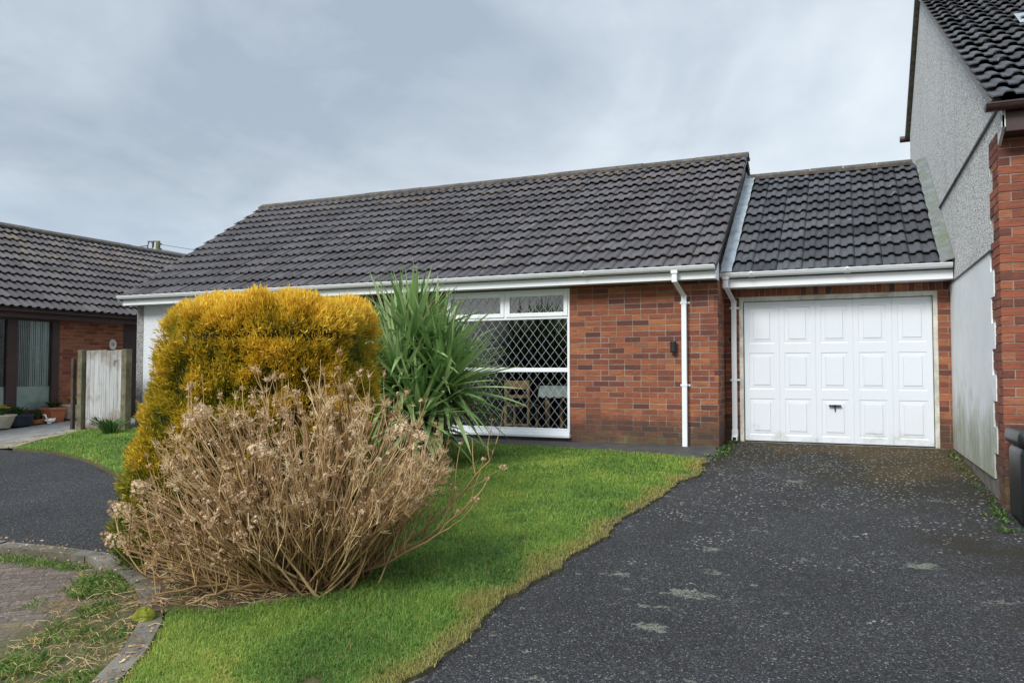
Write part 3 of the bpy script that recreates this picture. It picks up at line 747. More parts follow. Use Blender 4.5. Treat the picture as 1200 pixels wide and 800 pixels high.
# roof: two tiled slopes, ridge, verge
ridge_y, ridge_z = 13.5, 5.19
eO = Vector((XL - .04, 9.86, 2.885)); S = (ridge_y - 9.86) / math.cos(ANG)
slab(eO, (1, 0, 0), UP, XR - XL + .07, S, .03, 'roof_underlay', M_BLACK, bung, lift=-.012)
rf = tiles(eO, (1, 0, 0), UP, XR - XL + .08, S, 'roof', M_TILE, bung, seed=3)
UPB = Vector((0, -math.cos(ANG), math.sin(ANG)))
eB = Vector((XL - .04, 2 * ridge_y - 9.86, 2.885))
slab(eB, (1, 0, 0), UPB, XR - XL + .07, S, .03, 'roof_underlay', M_BLACK, bung, lift=-.012)
tiles(eB, (1, 0, 0), UPB, XR - XL + .08, S, 'roof', M_TILE, bung, seed=5, cover=0.336)
ridge((XL - .05, ridge_y, ridge_z + .115), (XR + .06, ridge_y, ridge_z + .115), None, rf)
# verge mortar and undercloak on the right gable, stepped down the slope
for sgn, e in ((1, eO), (-1, eB)):
    for xs in (XR + .005, XL - .03):
        b = MB()
        p = Vector((xs, e.y, e.z)); q = p + Vector((0, sgn * math.cos(ANG), math.sin(ANG))) * S
        b.bar(p + Vector((0, 0, -.005)), q + Vector((0, 0, -.005)), .045, .05); b.build('verge_mortar', M_TAN, rf)
# eaves
b = MB(); b.box(XL - .02, 9.90, 2.755, XR + .0, 9.918, 2.93); b.build('fascia', M_UPVC, bung, bevel=.003)
b = MB(); b.box(XL - .0, 9.919, 2.765, XR - .0, YF - .02, 2.775)
b.build('soffit', M_UPVC, bung)
b = MB(); b.prism([(9.90, 2.755), (YF - .004, 2.755), (YF - .004, 3.02), (9.90, 2.92)], XR + .001, XR + .018); b.build('box_end', M_UPVC, bung, bevel=.003); b = MB()
b.prism([(9.90, 2.755), (YF - .004, 2.755), (YF - .004, 3.02), (9.90, 2.92)], XL - .04, XL - .022); b.build('box_end', M_UPVC, bung, bevel=.003)
gutter(XL - .06, XR + .02, 9.897, 2.912, M_UPVC, bung, unions=(-9.5, -5.4, -3.2))
downpipe(-1.925, 9.845, 2.86, 0.535, YF, bung, shift=.06)
# window
win = MB()
fy0, fy1 = YF - .012, YF + .055
fr = .05
win.box(WX0, fy0, WZ0 + .075, WX0 + fr, fy1, WZ1); win.box(WX1 - fr + .015, fy0, WZ0 + .075, WX1, fy1, WZ1)
win.box(WX0 + fr, fy0, WZ1 - .045, WX1 - fr + .015, fy1, WZ1); win.box(WX0 + fr, fy0, WZ0 + .075, WX1 - fr + .015, fy1, WZ0 + .12)
win.box(WX0 + fr, fy0, 2.318, WX1 - fr + .015, fy1, 2.362)
win.box(WX0 + fr, fy0 + .004, 1.566, WX1 - fr + .015, fy1, 1.626)
MX = -4.515
win.box(MX - .025, fy0, 2.362, MX + .025, fy1, WZ1 - .045)
wf = win.build('window', M_UPVC, bung, bevel=.004)
s = MB(); s.box(WX0 - .01, YF - .07, WZ0 - .005, WX1 + .012, YF + .05, WZ0 + .035); s.box(WX0, YF - .03, WZ0 + .035, WX1, YF + .05, WZ0 + .075)
s.build('window_sill', M_UPVC, wf, bevel=.006)
cas = []
for xa, xb in ((WX0 + fr, MX - .025), (MX + .025, WX1 - fr + .015)):
    c = MB(); z0, z1 = 2.362, WZ1 - .045; y0, y1 = fy0 - .016, fy0 + .03; t = .05
    c.box(xa - .008, y0, z0 - .008, xa + t, y1, z1 + .008); c.box(xb - t, y0, z0 - .008, xb + .008, y1, z1 + .008)
    c.box(xa + t, y0, z0 - .008, xb - t, y1, z0 + t); c.box(xa + t, y0, z1 - t, xb - t, y1, z1 + .008)
    cas.append(c.build('opening_light', M_UPVC, wf, bevel=.005))
    g = MB(); g.box(xa + t, fy0 + .004, z0 + t, xb - t, fy0 + .008, z1 - t); g.build('pane', M_GLASS2, wf)
def lattice(x0, x1, z0, z1, y, dx, dz, w, m, parent):
    """diamond lattice clipped to the pane"""
    b = MB(); sl = dz / dx
    for sg in (1, -1):
        k0 = -int((z1 - z0) / dz) - 3; k1 = int((x1 - x0) / dx) + int((z1 - z0) / dz) + 4
        for k in range(k0, k1):
            # line z - z0 = sg*sl*(x - xs) with xs = x0 + k*dx
            xs = x0 + (k + .5) * dx; pts = []
            xa = xs; xb = xs + (z1 - z0) / sl * sg
            A, B = (xa, z0), (xb, z1)
            # clip in x
            def cl(P, Q):
                (px, pz), (qx, qz) = P, Q
                if px > qx: (px, pz), (qx, qz) = (qx, qz), (px, pz)
                if qx <= x0 or px >= x1: return None
                if px < x0: pz += (qz - pz) * (x0 - px) / (qx - px); px = x0
                if qx > x1: qz = pz + (qz - pz) * (x1 - px) / (qx - px); qx = x1
                return (px, pz), (qx, qz)
            r = cl(A, B)
            if r and math.hypot(r[0][0] - r[1][0], r[0][1] - r[1][1]) > .01:
                yo = y - (.0012 if sg > 0 else 0)
                b.bar((r[0][0], yo, r[0][1]), (r[1][0], yo, r[1][1]), .002, w, up=(0, 0, 1))
    return b.build('lattice', m, parent)
for xa, xb in ((WX0 + fr, MX - .025), (MX + .025, WX1 - fr + .015)):
    lattice(xa + .05, xb - .05, 2.412, WZ1 - .095, fy0 + .0015, .130, .164, .006, M_LEADC, wf)
for z0, z1 in ((1.626, 2.318), (WZ0 + .12, 1.566)):
    g = MB(); g.box(WX0 + fr, fy0 + .018, z0, WX1 - fr + .015, fy0 + .022, z1); g.build('pane', M_GLASS, wf)
    lattice(WX0 + fr, WX1 - fr + .015, z0, z1, fy0 + .014, .130, .164, .0028, M_STRIP, wf)
# the dim room behind the glass
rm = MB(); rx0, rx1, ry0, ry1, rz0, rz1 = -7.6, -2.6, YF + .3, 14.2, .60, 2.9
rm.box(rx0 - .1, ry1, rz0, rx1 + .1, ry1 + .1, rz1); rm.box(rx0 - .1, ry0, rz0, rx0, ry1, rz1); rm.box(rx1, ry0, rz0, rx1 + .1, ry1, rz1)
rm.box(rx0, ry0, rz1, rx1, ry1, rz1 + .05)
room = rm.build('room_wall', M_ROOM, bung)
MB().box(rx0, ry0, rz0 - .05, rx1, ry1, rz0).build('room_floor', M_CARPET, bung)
# table, lace cloth, chair, cabinet seen through the glass
t = thing('dining_table', 'wooden dining table inside the room behind the lattice window', 'table')
MB().box(-4.45, 11.45, 1.30, -3.55, 12.3, 1.335).build('tabletop', M_WOOD, t, bevel=.005)
for px, py in ((-4.37, 11.53), (-3.63, 11.53), (-4.37, 12.22), (-3.63, 12.22)):
    MB().tube([(px, py, rz0), (px, py, .9), (px, py, 1.30)], [.03, .045, .04], 10).build('leg', M_WOOD, t)
b = MB(); NS = 60
ring_t, ring_b = [], []
for i in range(NS):
    a = 2 * math.pi * i / NS; ex, ey = math.cos(a), math.sin(a)
    sx = max(-.485, min(.485, ex * .66)); sy = max(-.435, min(.435, ey * .6))
    ring_t.append((-4.0 + sx, 11.875 + sy, 1.343)); ring_b.append((-4.0 + sx * 1.05, 11.875 + sy * 1.06, 1.343 - .16 - .035 * abs(math.sin(i * 1.57))))
b.add(ring_t + ring_b, [tuple(range(NS))] + [(i, i + NS, (i + 1) % NS + NS, (i + 1) % NS) for i in range(NS)])
tag(b.build('tablecloth', M_LACE), 'white scalloped lace cloth draped over the table inside the lattice window', 'tablecloth')
t = thing('dining_chair', 'light brown wooden chair standing indoors behind the lattice window', 'chair')
cx, cy = -4.64, 11.10
MB().box(cx - .21, cy - .2, 1.03, cx + .21, cy + .2, 1.06).build('seat', M_WOOD, t, bevel=.006)
for i, j, h in ((-1, -1, 1.44), (1, -1, 1.44), (-1, 1, 1.03), (1, 1, 1.03)):
    MB().box(cx + i * .19 - .02, cy + j * .18 - .02, rz0, cx + i * .19 + .02, cy + j * .18 + .02, h).build('leg', M_WOOD, t, bevel=.004)
bk = MB(); bk.box(cx - .17, cy - .19, 1.30, cx + .17, cy - .17, 1.43); bk.box(cx - .17, cy - .19, 1.16, cx + .17, cy - .17, 1.21); bk.build('backrest', M_WOOD, t, bevel=.004)
MB().box(cx - .17, cy - .19, .74, cx + .17, cy - .17, .77).build('stretcher', M_WOOD, t)

# black wall lamp
t = thing('wall_lamp', 'small black wall lamp fixed on the brickwork beside the longer white downpipe', 'lamp')
lx, lz = -2.07, 1.90
MB().tube([(lx, YF - .05, lz - .075), (lx, YF - .05, lz - .06), (lx, YF - .05, lz + .06), (lx, YF - .05, lz + .075)], [.036, .042, .042, .034], 16).build('lamp_body', M_BLACK, t, bevel=.003)
MB().box(lx - .03, YF - .02, lz - .04, lx + .03, YF, lz + .04).build('back_plate', M_BLACK, t)

# ------------------------------------------------------------------ the garage
gar = thing('garage', 'attached garage with dark tiled roof and white panelled up-and-over door', 'garage')
GY, gx0, gx1 = 10.85, XR + .003, 1.215
DX0, DX1, DZ0, DZ1 = -1.312, 1.072, 0.60, 2.585
bb = MB()
bricks(bb, (gx0, GY, 0), (1, 0, 0), gx1 - gx0, 0.55, 2.585, holes=[(DX0 - gx0, DX1 - gx0, 0, 2.59)], seed=8)
# soldier course over the door
x = gx0
rr = random.Random(3)
while x < gx1 - .03:
    bb.box(x + .005, GY - rr.uniform(.0, .003), 2.592, min(x + .070, gx1), GY + .05, 2.80); x += .075
gw = bb.build('brick_wall', M_BRICK, gar)
m2 = MB(); m2.box(gx0, GY + .003, .5, DX0, GY + .22, 2.9); m2.box(DX1, GY + .003, .5, gx1, GY + .22, 2.9); m2.box(DX0, GY + .003, 2.587, DX1, GY + .22, 2.9)
m2.build('mortar', M_MORTAR, gw)
m3 = MB(); m3.box(gx0, GY + .22, .5, gx0 + .1, 16, 2.8); m3.box(gx0, 15.9, .5, gx1, 16.1, 2.8); m3.build('rear_wall', M_TAN, gar)
# timber frame, threshold, door leaf with fifteen raised panels
f = MB(); f.box(DX0, GY - .004, DZ0 + .03, DX0 + .05, GY + .08, DZ1); f.box(DX1 - .05, GY - .004, DZ0 + .03, DX1, GY + .08, DZ1); f.box(DX0 + .05, GY - .004, DZ1 - .06, DX1 - .05, GY + .08, DZ1)
gd = f.build('garage_door', M_FRAMEW, gar, bevel=.004)
MB().box(DX0 - .05, GY - .06, DZ0 - .04, DX1 + .05, GY + .2, DZ0 + .03).build('threshold', M_KERB, gd, bevel=.006)
LX0, LX1, LZ0, LZ1 = DX0 + .058, DX1 - .056, DZ0 + .045, DZ1 - .068
ly = GY + .045
def leaf():
    V, F = [], []
    def q(p): b0 = len(V); V.extend(p); F.append((b0, b0 + 1, b0 + 2, b0 + 3))
    cw = (LX1 - LX0) / 5; rh = (LZ1 - LZ0 - .03) / 3
    def rects(x0, x1, z0, z1, ya, X0, X1, Z0, Z1, yb):   # sloping frame from outer rect at ya to inner at yb
        o = [(x0, ya, z0), (x1, ya, z0), (x1, ya, z1), (x0, ya, z1)]; i = [(X0, yb, Z0), (X1, yb, Z0), (X1, yb, Z1), (X0, yb, Z1)]
        for k in range(4): q([o[k], o[(k + 1) % 4], i[(k + 1) % 4], i[k]])
    for c in range(5):
        for r in range(3):
            x0, x1 = LX0 + c * cw, LX0 + (c + 1) * cw; z0 = LZ0 + .015 + r * rh; z1 = z0 + rh
            if r == 0: z0 = LZ0
            if r == 2: z1 = LZ1
            g = .004
            a = (x0 + g, x1 - g, z0, z1)
            rects(x0, x1, z0, z1, ly + .006, *a, ly)                       # groove between columns
            zc0, zc1 = LZ0 + .015 + r * rh + .062, LZ0 + .015 + (r + 1) * rh - .062
            p0 = (x0 + .062, x1 - .062, zc0, zc1)
            rects(*a, ly, *p0, ly)
            p1 = (p0[0] + .012, p0[1] - .012, p0[2] + .012, p0[3] - .012); rects(*p0, ly, *p1, ly + .006)
            p2 = (p1[0] + .045, p1[1] - .045, p1[2] + .045, p1[3] - .045); rects(*p1, ly + .006, *p2, ly + .002)
            p3 = (p2[0] + .006, p2[1] - .006, p2[2] + .006, p2[3] - .006); rects(*p2, ly + .004, *p3, ly - .002)
            q([(p3[0], ly - .002, p3[2]), (p3[1], ly - .002, p3[2]), (p3[1], ly - .002, p3[3]), (p3[0], ly - .002, p3[3])])
    # rim so that the leaf has thickness
    rects(LX0, LX1, LZ0, LZ1, ly + .04, LX0, LX1, LZ0, LZ1, ly + .006)
    q([(LX0, ly + .04, LZ0), (LX0, ly + .04, LZ1), (LX1, ly + .04, LZ1), (LX1, ly + .04, LZ0)])
    return np_mesh('door_leaf', V, F, M_DOOR, gd)
leaf()
b = MB(); b.box(LX0 - .0075, ly + .01, LZ0 - .01, LX0 - .0005, ly + .06, LZ1); b.box(LX1 + .0005, ly + .01, LZ0, LX1 + .0055, ly + .06, LZ1); b.box(LX0, ly + .01, LZ1 + .0005, LX1, ly + .06, LZ1 + .0075)
b.build('door_seal', M_BLACK, gd)
b = MB(); hx, hz = -.12, 1.13
b.box(hx - .075, ly - .045, hz - .009, hx + .075, ly - .022, hz + .012); b.box(hx - .02, ly - .03, hz - .015, hx + .02, ly + .0, hz + .015)
b.tube([(hx, ly - .012, hz - .045), (hx, ly + .004, hz - .045)], .011, 10); b.box(hx - .006, ly - .02, hz - .075, hx + .006, ly + .0, hz - .02)
b.build('door_handle', M_BLACK, gd, bevel=.003)
# roof, flashings, eaves
gO = Vector((XR + .085, 10.47, 2.835)); gS = (13.6 - 10.47) / math.cos(ANG); gL = 1.075 - (XR + .085)
slab((XR, 10.47, 2.835), (1, 0, 0), UP, 2.71, gS, .03, 'roof_underlay', M_BLACK, gar, lift=-.012)
grf = tiles(gO, (1, 0, 0), UP, gL, gS, 'roof', M_TILEG, gar, seed=9, cover=.332)
slab((XR, 2 * 13.6 - 10.47, 2.835), (1, 0, 0), UPB, 2.71, gS, .03, 'rear_roof', M_TILEG, gar, lift=-.0)
grz = 2.835 + SL * (13.6 - 10.47)
ridge((XR + .02, 13.6, grz + .105), (1.03, 13.6, grz + .105), None, grf)
GN = Vector((0, -math.sin(ANG), math.cos(ANG)))
def wavy_strip(x0, x1, lift0, lift1, name, m, parent, amp, seed, n=46, wallz=None):
    V, F = [], []
    K = 5
    for i in range(n + 1):
        t = i / n; c = Vector((0, 10.44, 2.82)) + UP * (gS + .05) * t
        for k in range(K):
            s = k / (K - 1); w = mnoise.noise(Vector((i * .45, k * .9, seed))) * amp
            p = c + Vector((x0 + (x1 - x0) * s + (w if 0 < k < K else 0) * (1 if x0 < 0 else -1), 0, 0)) + GN * (lift0 + (lift1 - lift0) * s + w * .6)
            V.append(p)
    for i in range(n):
        for k in range(K - 1): a = i * K + k; F.append((a, a + 1, a + K + 1, a + K))
    return np_mesh(name, V, F, m, parent, smooth=True)
wavy_strip(XR + .004, XR + .15, .085, .080, 'lead_flashing', M_LEAD, gar, .014, 2)
# lead dressed up the side of the bungalow
b = MB(); steps = 12
for i in range(steps):
    t0, t1 = i / steps, (i + 1) / steps
    a = Vector((XR + .012, 10.44, 2.82)) + UP * gS * t0; c = Vector((XR + .012, 10.44, 2.82)) + UP * gS * t1
    b.hexa([(a.x, a.y, a.z - .02), (a.x + .004, a.y, a.z - .02), (c.x + .004, c.y - .004, c.z - .02), (c.x, c.y - .004, c.z - .02),
            (a.x, a.y, a.z + .16), (a.x + .004, a.y, a.z + .16), (c.x + .004, c.y - .004, c.z + .16), (c.x, c.y - .004, c.z + .16)])
b.build('lead_upstand', M_LEAD, gar)
wavy_strip(1.216, 1.07, .12, .066, 'mossy_flashing', M_LEADM, gar, .02, 9)
b = MB(); b.box(XR + .005, 10.505, 2.688, 1.21, 10.523, 2.865); b.build('fascia', M_UPVC, gar, bevel=.003)
b = MB(); b.box(XR + .005, 10.524, 2.695, 1.21, GY - .005, 2.705); b.build('soffit', M_UPVC, gar)
gutter(XR - .06, 1.195, 10.502, 2.868, M_UPVC, gar, unions=(.05, -1.1))
downpipe(-1.375, 10.45, 2.82, 0.70, GY, gar, shoe=True, shift=.055)

# ------------------------------------------------------------------ the house on the right
hr = thing('tall_house', 'taller pebbledashed house with brick front corner at the right edge', 'house')
HX = 1.22; CY = 7.58; HB = 16.45
Hs = .60; hang = math.atan(Hs); HEY, HEZ = 7.33, 3.78; HRY = 13.9; HRZ = HEZ + Hs * (HRY - HEY)
pf = [(CY + .02, .3), (HB, .3), (HB, HRZ - Hs * (HB - HRY) - .12), (HRY, HRZ - .12), (CY + .02, HEZ + Hs * (CY + .02 - HEY) - .12)]
MB().prism(pf, HX + .02, HX + .3).build('gable_wall', M_TAN, hr)
# pebbledash skin above the bell-cast line, smooth render below
PB, PT = 0.635, 2.655
long_, short_ = 7.985, 7.84
V = MB()
zt = [PT + i * .225 for i in range(20)]
def skin(z0, z1, y0, y1, x, name, m):
    pass
pm = MB()
# toothed left edge of the brick quoin: skin starts at long_ / short_ in turn
zz = PT; k = 0
while zz < 3.6:
    z2 = min(zz + .225, 3.6); y0 = long_ if k % 2 else short_
    pm.box(HX, y0, zz, HX + .02, 8.0, z2); zz = z2; k += 1
top = lambda y: HRZ - Hs * abs(y - HRY) - .10
pm.prism([(8.0, PT), (16.45, PT), (16.45, top(16.45)), (HRY, top(HRY)), (8.0, top(8.0))], HX, HX + .02)
pm.prism([(CY - .22, 3.6), (8.0, 3.6), (8.0, top(8.0)), (CY - .22, top(CY - .22))], HX, HX + .02)
pm.build('pebbledash', M_DASH, hr)
sm = MB(); zz = PB; k = 0
while zz < PT - .01:
    z2 = min(zz + .225 * 1.02, PT); y0 = short_ + .01 if k % 2 else long_ + .02
    sm.box(HX - .008, y0, zz, HX + .02, 8.05, z2); zz = z2; k += 1
sm.box(HX - .008, 8.05, PB, HX + .02, GY + .2, PT); sm.build('smooth_render', M_SMOOTH, hr)
b = MB(); b.box(HX - .020, short_ + .02, PT - .008, HX + .0, 11.0, PT + .008); b.box(HX - .022, CY - .1, 3.775, HX - .0, 11.9, 3.795)
b.build('drip_bead', M_DARKFLASH, hr)
MB().box(HX + .004, CY + .05, .3, HX + .02, GY, PB).build('plinth', M_KERB, hr)
# brick corner and front
bb = MB()
bricks(bb, (HX + .0, CY, 0), (1, 0, 0), 3.2, 0.40, 3.62, seed=21)
rr = random.Random(5)
z = .40; r = 0
while z < 3.6:
    tooth = long_ if int((z - PB) // .2295) % 2 == 0 else short_
    if z > PT: tooth = long_ if (int((z - PT) // .225)) % 2 else short_
    segs = [(CY + .052, CY + .155 if r % 2 else CY + .21), ] ; y = segs[0][1] + .01
    segs.append((y, tooth - .004))
    for a, c in segs:
        if c - a > .02: bb.box(HX - rr.uniform(.0, .003), a, z + .005, HX + .05, c, z + .07)
    z += .075; r += 1
bk = bb.build('brick_wall', M_BRICK2, hr)
m = MB(); m.box(HX + .006, CY + .006, .3, HX + 3.2, CY + .04, 3.64); m.box(HX + .007, CY + .04, .3, HX + .0195, 8.02, 3.62); m.build('mortar', M_MORTAR, bk)
MB().box(HX + 3.2, CY + .02, .3, 9, CY + .3, 3.7).build('front_wall', M_DASH, hr)
# roof
HUP = Vector((0, math.cos(hang), math.sin(hang))); HO = Vector((1.145, HEY - .02, HEZ + .02)); HS = (HRY - HEY + .02) / math.cos(hang)
slab(HO, (1, 0, 0), HUP, 7.5, HS, .03, 'roof_underlay', M_BLACK, hr, lift=-.012)
hrf = tiles(HO, (1, 0, 0), HUP, 7.39, HS, 'roof', M_TILEG, hr, seed=31, cover=.336)
HB2 = Vector((1.145, 16.62, HRZ - Hs * (16.62 - HRY))); slab(HB2, (1, 0, 0), (0, -math.cos(hang), math.sin(hang)), 7.5, (16.62 - HRY) / math.cos(hang), .06, 'rear_roof', M_TILEG, hr, lift=.05)
ridge((1.13, HRY, HRZ + .12), (8.6, HRY, HRZ + .12), None, hrf)
b = MB()
p = Vector((1.185, HEY + .05, HEZ + .03)); b.bar(p, p + HUP * (HS - .05), .075, .055); b.build('verge_mortar', M_TAN, hrf); b = MB()
p = Vector((1.185, 16.62, HB2.z - .0)); b.bar(p, p + Vector((0, -math.cos(hang), math.sin(hang))) * (HS * .5), .075, .075)
b.build('verge_mortar', M_TAN, hrf)
# eaves: brown gutter and fascia, pale box end
b = MB(); b.box(HX + .03, HEY + .03, 3.56, 8, HEY + .05, 3.77); b.build('fascia', M_BROWNP, hr, bevel=.003)
b = MB(); b.box(HX + .03, HEY + .05, 3.56, 8, CY, 3.575); b.build('soffit', M_BROWNP, hr)
gutter(1.10, 8.5, HEY + .028, 3.775, M_BROWNP, hr, unions=())
b = MB(); b.prism([(HEY + .03, 3.60), (CY + .0, 3.50), (CY + .0, 3.80), (HEY + .03, 3.80)], HX + .004, HX + .028); b.build('box_end', M_SMOOTH, hr)
b = MB(); b.tube([(1.06, 16.70, 6.10), (1.5, 16.70, 6.10)], .06, 10); b.build('rear_gutter', M_BROWNP, hr)
# little dormer with lead apron, at the very top corner of the picture
def on(y, lift=0): return HEZ + Hs * (y - HEY) + lift
dm = MB(); dm.prism([(10.35, on(10.35)), (12.8, on(12.8)), (12.8, on(12.8) + .3), (10.35, on(10.35) + 1.5)], 2.13, 4.2)
dd = dm.build('dormer', M_TILEG, hr)
n, V, F = 18, [], []
b = MB()
for i in range(n):
    y = 10.3 + i * .12; b.box(2.10, y, on(y) + .07, 2.13, y + .105, on(y) + 1.3)
b.build('dormer_cheek', M_TAN, dd)
b = MB()
for i in range(9):
    x0 = 1.86 + i * .28; b.add([(x0, 10.02, on(10.02) + .085), (x0 + .28, 10.02, on(10.02) + .085), (x0 + .28, 10.36, on(10.36) + .11), (x0, 10.36, on(10.36) + .13)], [(0, 1, 2, 3)])
b.build('lead_apron', M_LEAD, dd)

# black lidded bin by the corner
t = thing('storage_bin', 'black rounded plastic bin against the brick corner at the right edge', 'bin')
def rbox(x0, y0, z0, x1, y1, z1, r, name, parent, taper=0.0):
    o = MB().box(x0, y0, z0, x1, y1, z1).build(name, M_BLACK, parent)
    bv = o.modifiers.new('bevel', 'BEVEL'); bv.width = r; bv.segments = 5
    o.data.polygons.foreach_set('use_smooth', [True] * 6)
    return o
rbox(1.215, 6.86, .40, 1.84, 7.42, 1.02, .07, 'bin_body', t)
rbox(1.195, 6.83, 1.00, 1.86, 7.45, 1.14, .055, 'lid', t)
MB().box(1.30, 6.825, 1.01, 1.75, 6.835, 1.04).build('lid_lip', M_BLACK, t)

# ------------------------------------------------------------------ the neighbour on the left
nb = thing('neighbour_house', 'low brick house with brown window frames and brown tiled roof at the left edge', 'house')
NX = -14.2
bb = MB()
bricks(bb, (NX, 10.33, 0), (0, 1, 0), 1.47, .52, 2.72, seed=41)
bricks(bb, (NX, 12.95, 0), (0, 1, 0), 4.0, .52, 2.72, seed=42)
bk = bb.build('brick_wall', M_BRICK3, nb)
m = MB(); m.box(NX - .2, 10.33, .4, NX - .006, 11.80, 2.85); m.box(NX - .2, 12.95, .4, NX - .006, 17, 2.85); m.build('mortar', M_MORTAR, bk)
b = MB(); b.box(NX - 6.4, 3, .4, NX - 6.2, 18, 2.8); b.box(NX - 6.3, 17, .4, NX - .01, 17.2, 2.8)
b.prism([(NX - 6.2, .4), (NX, .4), (NX, 2.75), (NX - 3.0, 4.6), (NX - 6.2, 2.75)], 3.0, 3.2, axis='y')
b.build('rendered_wall', M_DASH, nb)
# big window: brown frame, glass, curtain and obscured lower panel
f = MB()
def fb(y0, y1, z0, z1, d=.03): f.box(NX - .06, y0, z0, NX + d, y1, z1)
y_m = (9.24, 9.45)
fb(10.18, 10.33, .72, 2.72); fb(9.30, 9.50, .72, 2.72); fb(8.2, 8.3, .72, 2.72)
fb(9.50, 10.18, 2.53, 2.72); fb(9.50, 10.18, .72, .84); fb(8.3, 9.30, 2.53, 2.72); fb(8.3, 9.30, .72, .84)
wd_ = f.build('window', M_BROWNP, nb, bevel=.006)
for a, c in ((9.50, 10.18), (8.3, 9.30)):
    MB().box(NX - .02, a, .84, NX - .014, c, 2.53).build('pane', M_GLASS, wd_)
    MB().box(NX - .05, a, .84, NX - .035, c, 1.28).build('obscured_panel', M_CURT, wd_)
cu = MB()
for i in range(26):
    y = 9.82 + i * .014; d = .02 * math.sin(i * 1.9)
    cu.box(NX - .10 + d, y, .86, NX - .09 + d, y + .015, 2.52)
for i in range(9):
    y = 9.52 + i * .034; cu.box(NX - .07, y, 1.2, NX - .065, y + .008, 2.52)
cu.build('curtain', M_CURT, wd_)
b = MB(); b.box(NX - 1.6, 7.9, .6, NX - 1.5, 11, 2.8); b.box(NX - 1.5, 7.9, .5, NX - .07, 11, .58); b.box(NX - 1.5, 7.9, 2.75, NX - .07, 11, 2.8); b.box(NX - 1.5, 11, .58, NX - .2, 11.1, 2.8); b.box(NX - 1.5, 7.8, .58, NX - .2, 7.9, 2.8); b.build('room_wall', M_ROOM, nb)
MB().box(NX - .2, 7.9, .4, NX, 8.2, 2.8).build('front_wall', M_DASH, nb)
MB().box(NX - .2, 3.2, .4, NX, 7.9, 2.8).build('front_wall', M_DASH, nb)
MB().box(NX - .2, 8.2, .45, NX - .01, 10.33, .72).build('window_base', M_POSTD, nb)
# recessed brown door
d = MB(); d.box(NX - .12, 11.80, .55, NX - .05, 12.95, 2.72)
dr = d.build('front_door', M_BROWNP, nb)
MB().box(NX - .05, 12.15, 1.5, NX - .045, 12.75, 2.2).build('door_glass', M_NAVY, dr)
# roof facing the gap
NSL = .645; nang = math.atan(NSL); NUP = Vector((-math.cos(nang), 0, math.sin(nang)))
NO = Vector((NX + .32, 3.0, 2.72)); NRX = -17.0; NS_ = (NO.x - NRX) / math.cos(nang)
slab(NO, (0, 1, 0), NUP, 15.4, NS_, .03, 'roof_underlay', M_BLACK, nb, lift=-.012)
nrf = tiles(NO, (0, 1, 0), NUP, 15.4, NS_, 'roof', M_TILEN, nb, seed=51, cover=.335)
slab((2 * NRX - NO.x, 3.0, 2.72), (0, 1, 0), (math.cos(nang), 0, math.sin(nang)), 15.4, NS_, .03, 'rear_roof', M_TILEN, nb, lift=.02)
nrz = NO.z + NSL * (NO.x - NRX)
ridge((NRX, 3.0, nrz + .11), (NRX, 18.4, nrz + .11), None, nrf)
b = MB(); b.box(NX + .28, 3.0, 2.56, NX + .295, 18.3, 2.75); b.build('fascia', M_BROWNP, nb)
b = MB(); b.box(NX, 3.0, 2.60, NX + .28, 18.3, 2.615); b.build('soffit', M_BROWNP, nb)
pr = [(NX + .355 + math.cos(tt) * .055, 2.70 + math.sin(tt) * .055) for tt in [math.pi + math.pi * i / 10 for i in range(11)]]
pri = [(NX + .355 + math.cos(tt) * .049, 2.701 + math.sin(tt) * .049) for tt in [math.pi + math.pi * i / 10 for i in range(11)]]
MB().prism(pr + pri[::-1], 3.0, 18.3, axis='y').build('gutter', M_BROWNP, nb)

# oval plaque on the neighbour's brickwork
t = thing('wall_plaque', 'small white oval plaque on the neighbour brick wall above the gate', 'sign')
def oval(rx, rz, x0, x1, c): return MB().prism([(c[0] + rx * math.cos(a), c[1] + rz * math.sin(a)) for a in [2 * math.pi * i / 32 for i in range(32)]], x0, x1)
oval(.085, .105, NX + .004, NX + .022, (11.54, 2.13)).build('plate', M_WHITE, t, bevel=.003)
b = MB(); b.tube([(NX + .024, 11.54 + .045 * math.cos(a), 2.14 + .055 * math.sin(a)) for a in [2 * math.pi * i / 20 for i in range(21)]], .004, 5)
b.box(NX + .021, 11.515, 2.105, NX + .025, 11.565, 2.165); b.build('emblem', M_GREYINK, t)

# ------------------------------------------------------------------ gate and posts
t = thing('board_gate', 'weathered whitish vertical board gate between the two houses', 'gate')
GYg = 9.42; g0, g1 = -12.22, -11.33
rr = random.Random(11); x = g0; b = MB()
zb = gz(GYg) + .03
while x < g1:
    w = rr.uniform(.09, .105); tz = 1.935 + rr.uniform(-.008, .008) - .0
    b.box(x, GYg - rr.uniform(0, .004), zb + rr.uniform(0, .02), min(x + w - .004, g1), GYg + .02, tz); x += w
b.build('boards', M_FENCE, t, bevel=.002)
b = MB(); b.box(g0, GYg + .021, .8, g1, GYg + .06, .9); b.box(g0, GYg + .021, 1.65, g1, GYg + .06, 1.75); b.bar((g0 + .05, GYg + .04, .9), (g1 - .05, GYg + .04, 1.65), .04, .09, up=(0, 0, 1)); b.build('rail', M_POST, t)
b = MB(); b.tube([(-11.5, GYg - .012, 1.66 + .0), (-11.53, GYg - .02, 1.70), (-11.5, GYg - .02, 1.75), (-11.46, GYg - .02, 1.76)], .006, 6); b.build('latch', M_BLACK, t)
def post(x, y, w, zt, m, lab):
    o = MB().box(x - w / 2, y - w / 2, gz(y) - .1, x + w / 2, y + w / 2, zt).build('gate_post', m, bevel=.008, loc=(x, y, gz(y)))
    return tag(o, lab, 'post', 'posts of the board gate')
